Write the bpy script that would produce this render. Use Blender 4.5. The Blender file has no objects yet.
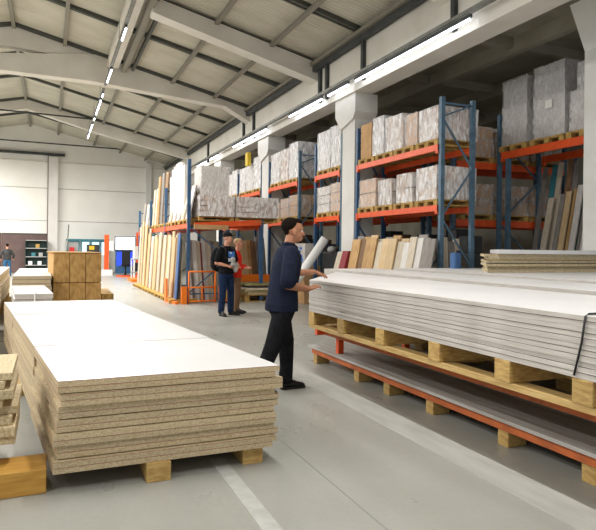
import bpy, bmesh, random, math
from mathutils import Vector, Matrix, noise
PI = math.pi
random.seed(7)
S = bpy.context.scene
COL = S.collection
V = Vector

# ------------------------------------------------------------------ materials
MATS = {}
def rgb(h):
    h = h.lstrip('#'); c = [int(h[i:i+2], 16)/255 for i in (0, 2, 4)]
    return tuple((x/12.92 if x <= .04045 else ((x+.055)/1.055)**2.4) for x in c) + (1,)

def mat(name, col, rough=.6, metal=0, col2=None, scale=8, stretch=(1, 1, 1), bump=0, detail=4, lo=.35, hi=.65,
        rnd=0, bscale=None, spec=.4, emit=None, estr=0):
    if name in MATS: return MATS[name]
    m = bpy.data.materials.new(name); m.use_nodes = True
    nt = m.node_tree; N = nt.nodes; L = nt.links
    b = N['Principled BSDF']
    b.inputs['Roughness'].default_value = rough; b.inputs['Metallic'].default_value = metal
    b.inputs['Specular IOR Level'].default_value = spec
    c1 = rgb(col); b.inputs['Base Color'].default_value = c1
    tc = N.new('ShaderNodeTexCoord'); mp = N.new('ShaderNodeMapping'); mp.inputs['Scale'].default_value = stretch
    L.new(tc.outputs['Object'], mp.inputs['Vector'])
    src = None
    if col2:
        n = N.new('ShaderNodeTexNoise'); n.inputs['Scale'].default_value = scale; n.inputs['Detail'].default_value = detail
        L.new(mp.outputs[0], n.inputs['Vector'])
        r = N.new('ShaderNodeValToRGB'); r.color_ramp.elements[0].position = lo; r.color_ramp.elements[1].position = hi
        r.color_ramp.elements[0].color = c1; r.color_ramp.elements[1].color = rgb(col2)
        L.new(n.outputs['Fac'], r.inputs['Fac']); src = r.outputs['Color']
    if rnd:
        oi = N.new('ShaderNodeObjectInfo'); mr = N.new('ShaderNodeMapRange')
        mr.inputs['To Min'].default_value = 1-rnd; mr.inputs['To Max'].default_value = 1+rnd
        L.new(oi.outputs['Random'], mr.inputs['Value'])
        hs = N.new('ShaderNodeHueSaturation'); L.new(mr.outputs[0], hs.inputs['Value'])
        if src: L.new(src, hs.inputs['Color'])
        else: hs.inputs['Color'].default_value = c1
        src = hs.outputs['Color']
    if src: L.new(src, b.inputs['Base Color'])
    if bump:
        n2 = N.new('ShaderNodeTexNoise'); n2.inputs['Scale'].default_value = bscale or scale; n2.inputs['Detail'].default_value = 5
        L.new(mp.outputs[0], n2.inputs['Vector'])
        bp = N.new('ShaderNodeBump'); bp.inputs['Strength'].default_value = bump; bp.inputs['Distance'].default_value = .02
        L.new(n2.outputs['Fac'], bp.inputs['Height']); L.new(bp.outputs[0], b.inputs['Normal'])
    if emit:
        b.inputs['Emission Color'].default_value = rgb(emit); b.inputs['Emission Strength'].default_value = estr
    MATS[name] = m; return m

M = dict(
 white=mat('white_laminate', '#dddcda', .38, col2='#d6d5d3', scale=1.2),
 chip=mat('chipboard_edge', '#cdbb99', .85, col2='#a08763', scale=75, stretch=(1, 1, 2), detail=6, lo=.4, hi=.78, rnd=.1, bump=.2),
 chip_pale=mat('chipboard_pale', '#d6c7a6', .85, col2='#b29c72', scale=70, detail=6, rnd=.1, bump=.3),
 pink=mat('board_face_edge', '#9c6f5c', .6, rnd=.15),
 grey_edge=mat('fibreboard_edge', '#c9c3bb', .8, col2='#b5aea5', scale=10, stretch=(3, .5, 10), rnd=.06),
 dark_edge=mat('dark_veneer', '#5c4843', .7),
 board_white=mat('board_white', '#efeeed', .42, col2='#e8e6e4', scale=1.5),
 deck_grey=mat('deck_grey', '#b9b6b0', .7, col2='#a29d95', scale=3, stretch=(6, .5, 1)),
 pine=mat('pine', '#c9a968', .7, col2='#ac8850', scale=5, stretch=(3, 3, 12), rnd=.12, bump=.15),
 pine_x=mat('pine_long', '#cfb176', .7, col2='#b8965c', scale=5, stretch=(9, .9, 9), rnd=.1, bump=.15),
 pine_y=mat('pine_yellow', '#c99a48', .6, col2='#b38238', scale=5, stretch=(1, 8, 8), bump=.1),
 pallet=mat('pallet_wood', '#c9a45e', .8, col2='#94743c', scale=9, rnd=.15),
 orange=mat('orange_paint', '#f0602a', .42, col2='#e25522', scale=6, rnd=.05),
 orange_y=mat('orange_cart_paint', '#ef7a1a', .45),
 orange_d=mat('worn_orange_paint', '#c96a35', .6, col2='#a85a30', scale=6),
 blue=mat('blue_paint', '#3a5f84', .45, col2='#2f4f70', scale=6),
 blue_g=mat('blue_grey_paint', '#567388', .5, col2='#465f70', scale=8),
 steel=mat('galvanised_steel', '#8c8d88', .5, .5, col2='#777870', scale=5),
 dsteel=mat('dark_steel', '#3c3f40', .6, .2, col2='#4a4c4a', scale=4),
 purlin=mat('purlin_steel', '#55564f', .65, .1, col2='#464842', scale=3),
 stringer=mat('stringer_steel', '#8a8578', .6, .2),
 concrete=mat('painted_concrete', '#dcd7cc', .75, col2='#d2ccc0', scale=1.3, bump=.05, bscale=20),
 concrete_l=mat('light_painted_concrete', '#dcdad4', .75, col2='#d2cfc8', scale=1.5),
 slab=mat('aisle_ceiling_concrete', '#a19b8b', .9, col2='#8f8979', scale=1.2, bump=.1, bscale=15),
 wallw=mat('wall_panel', '#ebe8e1', .7, col2='#e4e1d9', scale=.8),
 joint=mat('panel_joint', '#8f8f89', .8),
 brown=mat('brown_door_panel', '#6b5650', .6, col2='#604c48', scale=2),
 card=mat('cardboard', '#c19a6e', .8, col2='#b08a5e', scale=5, rnd=.12),
 card_p=mat('pale_cardboard', '#d3b397', .75, col2='#c4a084', scale=5, rnd=.08),
 carton_w=mat('white_carton', '#dcd6d0', .6, col2='#cfc6be', scale=4, rnd=.05),
 carton_g=mat('grey_carton', '#cfc8c6', .6, col2='#c2bab8', scale=3, rnd=.04),
 osb=mat('osb', '#c49a5d', .8, col2='#a97f46', scale=16, stretch=(1, 1, .4), lo=.4, hi=.6, rnd=.06, bump=.2),
 oak=mat('oak_board', '#c6a06c', .6, col2='#a98252', scale=4, stretch=(5, 5, .7), rnd=.14),
 beech=mat('beech_board', '#d8bd93', .6, col2='#c9ab7e', scale=4, stretch=(5, 5, .7), rnd=.1),
 ash=mat('ash_board', '#cfc3ae', .6, col2='#bdb09a', scale=4, stretch=(6, 6, .7), rnd=.1),
 walnut=mat('walnut_board', '#8a6a4c', .6, col2='#6f543b', scale=4, stretch=(6, 6, .7), rnd=.15),
 greyb=mat('grey_board', '#8f8982', .6, col2='#7b756e', scale=4, stretch=(6, 6, .7), rnd=.15),
 paleb=mat('pale_board', '#dcd8d2', .55, col2='#cdc8c1', scale=4, stretch=(6, 6, .7), rnd=.06),
 redb=mat('dark_red_board', '#8c2f36', .5),
 blueb=mat('blue_board', '#3f6496', .5),
 black=mat('black_plastic', '#1a1b1d', .5),
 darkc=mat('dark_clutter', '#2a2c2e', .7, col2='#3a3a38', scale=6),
 skin=mat('skin', '#b98466', .55, col2='#ad7658', scale=12, spec=.3),
 skin2=mat('skin_pale', '#d49b80', .55, col2='#c98b70', scale=12, spec=.3),
 hair=mat('black_hair', '#17110e', .95, col2='#221a15', scale=120, bump=.5, spec=.08),
 blond=mat('blond_hair', '#b89a72', .7, col2='#a3855c', scale=60, bump=.4),
 navy=mat('navy_cloth', '#232838', .9, col2='#1d2232', scale=20, bump=.5, bscale=9, spec=.1),
 blackc=mat('black_cloth', '#18181b', .9, col2='#202023', scale=20, bump=.6, bscale=10, spec=.1),
 jeans=mat('dark_jeans', '#1c2a44', .9, col2='#243350', scale=15, bump=.5, bscale=10, spec=.1),
 jeans2=mat('blue_jeans', '#2f5f86', .9),
 redc=mat('red_cloth', '#e23a2a', .8, col2='#d03324', scale=12, bump=.4, bscale=10, spec=.1),
 leather=mat('black_leather', '#141414', .45),
 sole=mat('rubber_sole', '#26241f', .8),
 eyew=mat('eye_white', '#e6e0da', .3), eyeb=mat('eye_brown', '#2a1a12', .3), lip=mat('lip', '#a8645a', .5),
 print_b=mat('blue_print', '#3f7fd0', .7), print_w=mat('white_print', '#dfe6ee', .7),
 whitep=mat('white_plastic', '#e8e8e6', .4), redp=mat('red_plastic', '#d02f2a', .4), yel=mat('yellow_paint', '#d8b82c', .5),
 greyp=mat('grey_plastic', '#a9a9a6', .5), green=mat('green_metal', '#1f3a36', .5), teal=mat('teal_paint', '#3c7c86', .5),
 tarp=mat('olive_tarp', '#7b7446', .7, col2='#a8a070', scale=6, bump=.5),
 screen=mat('screen_glow', '#e6f0ff', .3, emit='#dfeaff', estr=2.2),
 screenb=mat('blue_screen_glow', '#2a45d8', .3, emit='#2a45d8', estr=.9),
 winb=mat('lit_window', '#bfe0ec', .3, emit='#bfe4f4', estr=.9),
 tube=mat('tube_glow', '#ffffff', .3, emit='#eef3ff', estr=9),
 line=mat('floor_line_paint', '#bcbdb7', .6, col2='#abaca5', scale=9),
 band=mat('worn_floor_band', '#aeaea6', .6, col2='#a0a098', scale=4, stretch=(2, .5, 1)),
 label=mat('paper_label', '#e9e6df', .6), labelr=mat('red_label', '#c8402e', .6),
)

def floor_mat():
    m = bpy.data.materials.new('concrete_floor'); m.use_nodes = True
    nt = m.node_tree; N = nt.nodes; L = nt.links; b = N['Principled BSDF']
    tc = N.new('ShaderNodeTexCoord')
    def nz(scale, stretch, detail=5, rot=0):
        mp = N.new('ShaderNodeMapping'); mp.inputs['Scale'].default_value = stretch; mp.inputs['Rotation'].default_value = (0, 0, rot)
        L.new(tc.outputs['Object'], mp.inputs['Vector'])
        n = N.new('ShaderNodeTexNoise'); n.inputs['Scale'].default_value = scale; n.inputs['Detail'].default_value = detail
        L.new(mp.outputs[0], n.inputs['Vector']); return n.outputs['Fac']
    def ramp(s, c1, c2, lo, hi):
        r = N.new('ShaderNodeValToRGB'); e = r.color_ramp.elements
        e[0].position = lo; e[1].position = hi; e[0].color = rgb(c1); e[1].color = rgb(c2); L.new(s, r.inputs[0]); return r.outputs[0]
    def mix(a, b_, f, mode='MIX', fac=None):
        x = N.new('ShaderNodeMix'); x.data_type = 'RGBA'; x.blend_type = mode
        L.new(a, x.inputs['A']); L.new(b_, x.inputs['B'])
        if fac is None: x.inputs['Factor'].default_value = f
        else: L.new(fac, x.inputs['Factor'])
        return x.outputs['Result']
    a = ramp(nz(.6, (1, 1, 1)), '#98988f', '#a8a8a0', .35, .65)
    s = ramp(nz(1.6, (1.6, .22, 1)), '#8b8b83', '#adada5', .3, .7)
    g = ramp(nz(45, (1, 1, 1)), '#9a9992', '#a8a7a0', .3, .7)
    c = mix(mix(a, s, .35), g, .35)
    L.new(c, b.inputs['Base Color'])
    rr = ramp(nz(2.5, (1, .5, 1)), '#8a8a8a', '#b8b8b8', .3, .7)
    L.new(rr, b.inputs['Roughness'])
    b.inputs['Specular IOR Level'].default_value = .35
    bp = N.new('ShaderNodeBump'); bp.inputs['Strength'].default_value = .08; L.new(nz(30, (1, 1, 1)), bp.inputs['Height']); L.new(bp.outputs[0], b.inputs['Normal'])
    return m
M['floor'] = floor_mat()

def roof_mat():
    m = bpy.data.materials.new('roof_panels'); m.use_nodes = True
    nt = m.node_tree; N = nt.nodes; L = nt.links; b = N['Principled BSDF']
    tc = N.new('ShaderNodeTexCoord')
    n = N.new('ShaderNodeTexNoise'); n.inputs['Scale'].default_value = 1.1; n.inputs['Detail'].default_value = 6
    mp = N.new('ShaderNodeMapping'); mp.inputs['Scale'].default_value = (1, 2.2, 1)
    L.new(tc.outputs['Object'], mp.inputs[0]); L.new(mp.outputs[0], n.inputs['Vector'])
    r = N.new('ShaderNodeValToRGB'); e = r.color_ramp.elements
    e[0].position = .3; e[1].position = .7; e[0].color = rgb('#bbb4a1'); e[1].color = rgb('#cdc7b6'); L.new(n.outputs['Fac'], r.inputs[0])
    w = N.new('ShaderNodeTexWave'); w.bands_direction = 'Y'; w.inputs['Scale'].default_value = 2.6; w.inputs['Distortion'].default_value = .6
    L.new(tc.outputs['Object'], w.inputs['Vector'])
    x = N.new('ShaderNodeMix'); x.data_type = 'RGBA'; x.blend_type = 'MULTIPLY'; x.inputs['Factor'].default_value = .14
    L.new(r.outputs[0], x.inputs['A']); L.new(w.outputs['Color'], x.inputs['B']); L.new(x.outputs['Result'], b.inputs['Base Color'])
    bp = N.new('ShaderNodeBump'); bp.inputs['Strength'].default_value = .35; bp.inputs['Distance'].default_value = .03
    L.new(w.outputs['Fac'], bp.inputs['Height']); L.new(bp.outputs[0], b.inputs['Normal'])
    b.inputs['Roughness'].default_value = .85
    return m
M['roof'] = roof_mat()

def wrap_mat(name, tint, dens):
    m = bpy.data.materials.new(name); m.use_nodes = True
    nt = m.node_tree; N = nt.nodes; L = nt.links; b = N['Principled BSDF']; out = N['Material Output']
    b.inputs['Base Color'].default_value = rgb(tint); b.inputs['Roughness'].default_value = .16; b.inputs['Specular IOR Level'].default_value = 1
    tc = N.new('ShaderNodeTexCoord'); mp = N.new('ShaderNodeMapping'); mp.inputs['Scale'].default_value = (2.2, 2.2, 1.1); mp.inputs['Rotation'].default_value = (.5, .6, .2)
    oi = N.new('ShaderNodeObjectInfo'); L.new(oi.outputs['Location'], mp.inputs['Location'])
    L.new(tc.outputs['Object'], mp.inputs[0])
    n = N.new('ShaderNodeTexNoise'); n.inputs['Scale'].default_value = 5.5; n.inputs['Detail'].default_value = 4; n.inputs['Roughness'].default_value = .5
    n.inputs['Distortion'].default_value = .5
    L.new(mp.outputs[0], n.inputs['Vector'])
    r = N.new('ShaderNodeValToRGB'); e = r.color_ramp.elements; e[0].position = .36; e[1].position = .72  # uneven film opacity; its white patches also paint the film's highlights
    e[0].color = (dens*.45,)*3+(1,); e[1].color = (min(1, dens*1.45),)*3+(1,)
    L.new(n.outputs['Fac'], r.inputs[0])
    t = N.new('ShaderNodeBsdfTransparent'); x = N.new('ShaderNodeMixShader')
    L.new(r.outputs[0], x.inputs[0]); L.new(t.outputs[0], x.inputs[1]); L.new(b.outputs[0], x.inputs[2]); L.new(x.outputs[0], out.inputs['Surface'])
    bp = N.new('ShaderNodeBump'); bp.inputs['Strength'].default_value = 1; bp.inputs['Distance'].default_value = .08
    L.new(n.outputs['Fac'], bp.inputs['Height']); L.new(bp.outputs[0], b.inputs['Normal'])
    return m
M['wrap'] = wrap_mat('stretch_film', '#ffffff', .72)
M['wrap_t'] = wrap_mat('thin_stretch_film', '#fbfaf8', .36)

# ------------------------------------------------------------------ mesh helpers
class MB:
    def __init__(s): s.bm = bmesh.new(); s.mats = []
    def mi(s, m):
        m = M[m] if isinstance(m, str) else m
        if m not in s.mats: s.mats.append(m)
        return s.mats.index(m)
    def hexa(s, p, m, side=None, top=None):
        """p = 4 bottom + 4 top points (ccw seen from above)"""
        vs = [s.bm.verts.new(q) for q in p]
        i = s.mi(m)
        for k, q in enumerate(((3, 2, 1, 0), (4, 5, 6, 7), (0, 1, 5, 4), (1, 2, 6, 5), (2, 3, 7, 6), (3, 0, 4, 7))):
            f = s.bm.faces.new([vs[a] for a in q]); f.material_index = i
            if k == 1 and top: f.material_index = s.mi(top)
        return s
    def box(s, a, b, m, top=None):
        x0, y0, z0 = a; x1, y1, z1 = b
        x0, x1 = min(x0, x1), max(x0, x1); y0, y1 = min(y0, y1), max(y0, y1); z0, z1 = min(z0, z1), max(z0, z1)
        return s.hexa([(x0, y0, z0), (x1, y0, z0), (x1, y1, z0), (x0, y1, z0), (x0, y0, z1), (x1, y0, z1), (x1, y1, z1), (x0, y1, z1)], m, top=top)
    def quad(s, c, z0, z1, m, top=None):
        return s.hexa([(x, y, z0) for x, y in c]+[(x, y, z1) for x, y in c], m, top=top)
    def bar(s, a, b, w, h, m, up=(0, 0, 1)):
        """rectangular bar from a to b; w across, h along up"""
        a = V(a); b = V(b); d = (b-a).normalized(); u = V(up)
        if abs(d.dot(u)) > .98: u = V((1, 0, 0))
        sx = d.cross(u).normalized(); u = sx.cross(d).normalized()
        P = []
        for q in (a, b):
            P.append([q-sx*w/2-u*h/2, q+sx*w/2-u*h/2, q+sx*w/2+u*h/2, q-sx*w/2+u*h/2])
        vs = [[s.bm.verts.new(v) for v in r] for r in P]; i = s.mi(m)
        for k in range(4):
            f = s.bm.faces.new((vs[0][k], vs[0][(k+1) % 4], vs[1][(k+1) % 4], vs[1][k])); f.material_index = i
        f = s.bm.faces.new(vs[0][::-1]); f.material_index = i
        f = s.bm.faces.new(vs[1]); f.material_index = i
        return s
    def tube(s, pts, r, m, n=10, smooth=True):
        pts = [V(p) for p in pts]; i = s.mi(m); rings = []
        for k, p in enumerate(pts):
            d = (pts[min(k+1, len(pts)-1)]-pts[max(k-1, 0)]).normalized()
            u = V((0, 0, 1)) if abs(d.z) < .9 else V((1, 0, 0))
            a = d.cross(u).normalized(); b = d.cross(a).normalized()
            rr = r[k] if isinstance(r, (list, tuple)) else r
            rings.append([s.bm.verts.new(p+a*math.cos(t*2*PI/n)*rr+b*math.sin(t*2*PI/n)*rr) for t in range(n)])
        for q in range(len(rings)-1):
            for t in range(n):
                f = s.bm.faces.new((rings[q][t], rings[q][(t+1) % n], rings[q+1][(t+1) % n], rings[q+1][t])); f.material_index = i; f.smooth = smooth
        for rg in (rings[0][::-1], rings[-1]):
            f = s.bm.faces.new(rg); f.material_index = i
        return s
    def prism(s, poly, axis, a, b, m):
        """poly of 2d points extruded along axis ('x','y','z') from a to b"""
        def p3(u, v, w): return {'x': (w, u, v), 'y': (u, w, v), 'z': (u, v, w)}[axis]
        i = s.mi(m)
        A = [s.bm.verts.new(p3(u, v, a)) for u, v in poly]; B = [s.bm.verts.new(p3(u, v, b)) for u, v in poly]
        n = len(poly)
        fs = [s.bm.faces.new(A), s.bm.faces.new(B[::-1])]
        for k in range(n): fs.append(s.bm.faces.new((A[k], B[k], B[(k+1) % n], A[(k+1) % n])))
        for f in fs: f.material_index = i
        return s
    def loft(s, rings, m, n=18):
        """rings: (center, axis1 vec, axis2 vec)"""
        i = s.mi(m); R = []
        for c, a, b in rings:
            c = V(c); a = V(a); b = V(b)
            R.append([s.bm.verts.new(c+a*math.cos(t*2*PI/n)+b*math.sin(t*2*PI/n)) for t in range(n)])
        for q in range(len(R)-1):
            for t in range(n):
                f = s.bm.faces.new((R[q][t], R[q][(t+1) % n], R[q+1][(t+1) % n], R[q+1][t])); f.material_index = i; f.smooth = True
        f = s.bm.faces.new(R[0][::-1]); f.material_index = i
        f = s.bm.faces.new(R[-1]); f.material_index = i
        return s
    def ell(s, c, r, m, rot=None, seg=16):
        i = s.mi(m)
        mt = Matrix.Translation(V(c)) @ (rot.to_4x4() if rot else Matrix.Identity(4)) @ Matrix.Diagonal((r[0], r[1], r[2], 1))
        g = bmesh.ops.create_uvsphere(s.bm, u_segments=seg, v_segments=max(6, seg//2+2), radius=1, matrix=mt)
        for f in {f for v in g['verts'] for f in v.link_faces}: f.material_index = i; f.smooth = True
        return s
    def build(s, name, parent=None, origin=None, kind=None, bevel=0):
        bmesh.ops.recalc_face_normals(s.bm, faces=s.bm.faces)
        if bevel: bmesh.ops.bevel(s.bm, geom=list(s.bm.edges), offset=bevel, segments=1, affect='EDGES', clamp_overlap=True)
        me = bpy.data.meshes.new(name)
        if parent is not None: off = wloc(parent)
        elif origin is not None: off = V(origin)
        else:
            xs = [v.co for v in s.bm.verts]
            lo = V((min(v.x for v in xs), min(v.y for v in xs), min(v.z for v in xs))); hi = V((max(v.x for v in xs), max(v.y for v in xs), max(v.z for v in xs)))
            off = V(((lo.x+hi.x)/2, (lo.y+hi.y)/2, lo.z))
        bmesh.ops.translate(s.bm, verts=s.bm.verts, vec=-off)
        s.bm.to_mesh(me); s.bm.free()
        for m in s.mats: me.materials.append(m)
        o = bpy.data.objects.new(name, me); COL.objects.link(o)
        if parent is not None: o.parent = parent
        else: o.location = off
        if kind: o['kind'] = kind
        return o

def wloc(o):
    p = V((0, 0, 0))
    while o is not None: p = p+V(o.location); o = o.parent
    return p
def tag(o, label, cat, group=None, kind=None):
    for a_, b_ in (('topmost layer from the top', 'topmost layer'), ('topmost from the top', 'topmost'), ('topmost from its top', 'topmost'), ('topmost from top', 'topmost'), ('the one right from the top', 'topmost')): label = label.replace(a_, b_)
    o['label'] = label; o['category'] = cat
    if group: o['group'] = group
    if kind: o['kind'] = kind
    return o
def empty(name, loc, label, cat, group=None):
    o = bpy.data.objects.new(name, None); COL.objects.link(o); o.location = loc; o.empty_display_size = .1
    return tag(o, label, cat, group)
def struct(mb, name): return mb.build(name, kind='structure')
ORD = ['topmost', 'second', 'third', 'fourth', 'fifth', 'sixth', 'seventh', 'eighth', 'ninth', 'tenth', 'eleventh', 'twelfth', 'thirteenth', 'fourteenth', 'fifteenth', 'sixteenth', 'seventeenth']
def U(a, b): return random.uniform(a, b)

# ------------------------------------------------------------------ the hall
RX, EX, EZ, SL = -1.05, 6.5, 6.28, .23
def rz(x): return EZ+SL*(EX-x) if x >= RX else EZ+SL*(EX-RX)-SL*(RX-x)
YB = 34.4
struct(MB().box((-12, -6, -.1), (16, YB+.3, 0), 'floor'), 'floor')
# roof slabs (two pitches), underside of the panels
mb = MB()
for xa, xb in ((RX, EX+.25), (-9, RX)):
    mb.prism([(xa, rz(xa)), (xb, rz(xb)), (xb, rz(xb)+.12), (xa, rz(xa)+.12)], 'y', -6, YB, 'roof')
struct(mb, 'ceiling')
# steel lines across the roof and along it
n = 0
for y in (-3.5, -1, 1.5, 4, 6.2, 8.7, 11.2, 13.72, 16.05, 18.95, 21.75, 24.5, 28.2, 31.2):
    mb = MB()
    for xa, xb in ((RX, EX-.1), (-8.6, RX)):
        mb.bar((xa, y, rz(xa)-.05), (xb, y, rz(xb)-.05), .07, .1, 'purlin')
        mb.bar((xa, y+.16, rz(xa)-.035), (xb, y+.16, rz(xb)-.035), .05, .07, 'purlin')
    n += 1; struct(mb, 'trim_%d' % n)
for x in (-8, -6.4, -4.5, -2.6, -1.05, .35, 2.2, 3.6, 5.0):
    n += 1; struct(MB().box((x-.05, -6, rz(x)-.17), (x+.05, YB, rz(x)-.09), 'stringer'), 'trim_%d' % n)
n += 1; struct(MB().box((1.55, -6, rz(1.9)-.32), (1.9, 18.9, rz(1.9)-.17), 'concrete').box((2.0, -6, 6.93), (2.14, 18.9, 7.1), 'stringer').box((2.3, 13.95, 7.0), (2.38, 18.9, 7.1), 'purlin'), 'trim_%d' % n)
# tapered concrete roof beams
def roof_beam(y, fork):
    mb = MB(); w0, w1 = y-.2, y+.2
    bot = [(EX-.1, 5.72), (5.4, 6.24), (3.25, 6.4), (1.45, 6.54)]
    if fork:
        mb.prism(bot+[(1.2, 6.56), (1.2, rz(1.2)-.1), (EX-.1, rz(EX-.1)-.1)], 'y', w0, w1, 'concrete')
        mb.prism([(1.2, 6.56), (-1.35, 6.58), (-3.6, 6.6), (-3.6, 7.0), (-1.35, 7.08), (1.2, rz(1.2)-.1)], 'y', w0, w1, 'concrete')
        mb.prism([(1.2, 7.15), (1.2, rz(1.2)-.1), (RX, rz(RX)-.1), (-3.6, rz(-3.6)-.1), (-3.6, 7.2), (RX, 7.32)], 'y', w0+.04, w1-.04, 'concrete')
        mb.prism([(-3.6, 6.6), (-3.6, 7.3), (-8.5, rz(-8.5)-.1), (-8.5, 5.75)], 'y', w0, w1, 'concrete')
    elif y < 12: mb.prism([(2.1, rz(2.1)-.52), (EX-.1, 5.72), (EX-.1, rz(EX-.1)-.1), (2.1, rz(2.1)-.1)], 'y', w0, w1, 'concrete')
    elif y < 15:
        mb.prism([(EX-.1, 5.72), (6.1, 5.82), (2.1, 6.83), (2.1, rz(2.1)-.1), (EX-.1, rz(EX-.1)-.1)], 'y', w0, w1, 'concrete')
    elif y > 28:
        mb.prism([(EX-.1, 5.75), (2.0, rz(2)-.62), (RX, rz(RX)-.5), (-8.5, rz(-8.5)-.6), (-8.5, rz(-8.5)-.1), (RX, rz(RX)-.1), (EX-.1, rz(EX-.1)-.1)], 'y', w0, w1, 'concrete')
    else:
        mb.prism(bot+[(-3.5, 6.54), (-8.5, 5.75), (-8.5, rz(-8.5)-.1), (RX, rz(RX)-.1), (EX-.1, rz(EX-.1)-.1)], 'y', w0, w1, 'concrete')
    
    return mb
for k, (y, fk) in enumerate(((2.7, 0), (8.2, 0), (13.72, 0), (19.2, 1), (24.7, 0), (28.5, 0))):
    if y in (24.7,): continue
    n += 1; struct(roof_beam(y, fk), 'trim_%d' % n)
# gable infill at last beam, hall end wall
mb = MB()
mb.prism([(EX+.2, rz(EX+.2)+.1), (EX+.2, 0), (-9, 0), (-9, rz(-9)+.1), (RX, rz(RX)+.1)], 'y', YB, YB+.2, 'wallw')
struct(mb, 'wall_back')
for z in (2.82, 4.59):
    n += 1; struct(MB().box((.35, YB-.012, z-.015), (5.1, YB, z+.015), 'joint').box((-9, YB-.012, z-.015), (-.12, YB, z+.015), 'joint'), 'trim_%d' % n)
n += 1; struct(MB().box((-9, YB-.05, 6.0), (6.4, YB, 6.06), 'concrete'), 'trim_%d' % n)
n += 1; struct(MB().box((-.12, YB-.3, 0), (.36, YB, 6.3), 'concrete_l').box((-.16, YB-.31, 0), (-.12, YB-.1, 6.3), 'brown'), 'trim_%d' % n)
n += 1; struct(MB().box((5.05, YB-.25, 0), (5.35, YB, 6.3), 'concrete_l'), 'trim_%d' % n)
tag(MB().box((-6, YB-.2, 6.37), (.7, YB-.02, 6.5), 'dsteel').build('door_track'), 'dark steel sliding door track high on the end wall above the brown doors', 'door track')
for z, y, lb in ((7.0, YB-.35, 'lower of the two dark pipes running across the gable end'), (7.3, 28.0, 'upper dark tie pipe running across the gable end')):
    tag(MB().tube([(-3.4, y, z), (6.1 if z < 7.2 else 2.0, y, z-.05)], .035, 'dsteel', 8).build('pipe'), lb, 'pipe')
# brown sliding doors in the end wall
for k, (a, b) in enumerate(((-2.35, -.16), (-4.6, -2.37))):
    d = MB().box((a, YB-.1, .02), (b, YB-.04, 2.12), 'brown').box((a, YB-.12, 2.06), (b, YB-.1, 2.12), 'dsteel'); d = d.build('door_%d' % (k+1), kind='structure')
    MB().box((a+.1, YB-.13, .95), (a+.14, YB-.1, 1.15), 'steel').build('door_handle', parent=d)
# side aisle beyond the columns
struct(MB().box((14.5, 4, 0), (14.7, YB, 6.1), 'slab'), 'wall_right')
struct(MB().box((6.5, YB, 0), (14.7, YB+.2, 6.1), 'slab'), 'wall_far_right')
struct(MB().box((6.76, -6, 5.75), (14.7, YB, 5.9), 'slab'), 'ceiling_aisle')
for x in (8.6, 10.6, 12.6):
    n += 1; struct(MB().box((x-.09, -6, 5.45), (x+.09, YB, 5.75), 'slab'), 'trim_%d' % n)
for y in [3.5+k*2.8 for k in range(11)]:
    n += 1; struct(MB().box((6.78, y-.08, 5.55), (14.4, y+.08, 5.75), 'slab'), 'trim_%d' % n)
# girder along the column row
struct(MB().box((6.26, -6, 5.02), (6.75, YB, 5.14), 'concrete').box((6.28, -6, 5.14), (6.7, YB, 6.02), 'concrete').box((6.25, -6, 6.02), (6.75, YB, 6.2), 'concrete'), 'trim_90')
struct(MB().box((6.12, -6, 5.98), (6.24, YB, 6.1), 'dsteel').box((6.05, -6, 6.12), (6.2, YB, 6.2), 'stringer'), 'trim_91')
for y in (11.1, 12.9, 13.3, 18.5, 19.6, 24.6, 8.0, 5.0):
    n += 1; struct(MB().box((6.2, y-.05, 5.16), (6.3, y+.05, 6.0), 'dsteel'), 'trim_%d' % n)
# columns with corbels
def column(y, x0=6.38, k=0):
    mb = MB()
    mb.box((x0, y-.3, 0), (x0+.5, y+.3, 4.55), 'concrete_l')
    mb.prism([(y-.3, 4.45), (y+.3, 4.3), (y+.58, 4.62), (y+.58, 5.02), (y-.42, 5.02), (y-.42, 4.6)], 'x', x0-.06, x0+.52, 'concrete_l')
    return mb
for k, y in enumerate((-.2, 6.4-.2, 12.0, 17.7, 23.3, 28.9)):
    if y == 6.2: continue
    n += 1; struct(column(y), 'trim_%d' % n)
n += 1; struct(MB().box((8.05, 6.3, 0), (8.55, 6.93, 5.45), 'concrete_l').prism([(7.7, 5.45), (8.05, 4.75), (8.55, 4.75), (8.55, 5.45)], 'y', 6.3, 6.93, 'concrete_l'), 'trim_%d' % n)
# floor markings and joints
n += 1; struct(MB().quad([(1.02, 2.2), (1.12, 2.2), (1.12, 3.9), (1.02, 3.9)], 0, .003, 'line'), 'trim_%d' % n)
n += 1; struct(MB().quad([(2.55, 1), (2.9, 1), (2.9, 7.2), (2.55, 7.2)], 0, .0025, 'band'), 'trim_%d' % n)
n += 1; struct(MB().quad([(1.62, 2), (1.628, 2), (1.628, 30), (1.62, 30)], 0, .002, 'joint'), 'trim_%d' % n)

# ------------------------------------------------------------------ tube lights
def tube_light(x, y0, y1, z, label, group, off=(0, 0, -.05), power=0):
    t = empty('tube_light', (x, (y0+y1)/2, z), label, 'light', group)
    MB().box((x-.022, y0-.04, z-.01), (x+.022, y1+.04, z+.045), 'dsteel').build('housing', parent=t)
    MB().tube([(x+off[0], y0, z-.035), (x+off[0], y1, z-.035)], .021, 'tube', 10).build('tube', parent=t)
    return t
YR = [(7.43, 11.16), (11.53, 12.53), (12.89, 14.98), (16.86, 20.39), (22.45, 23.71), (24.44, 25.98)]
for k, (a, b) in enumerate(YR):
    tube_light(6.1, a, b, 5.17, ['longest and nearest fluorescent tube on the concrete girder', 'short fluorescent tube on the girder just in front of the tall column capital',
        'fluorescent tube on the girder beyond the tall column capital', 'long fluorescent tube on the girder over the wrapped pallets, leading to the second column',
        'second furthest small fluorescent tube on the girder', 'furthest small fluorescent tube on the girder'][k], 'tube lights along the girder')
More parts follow.
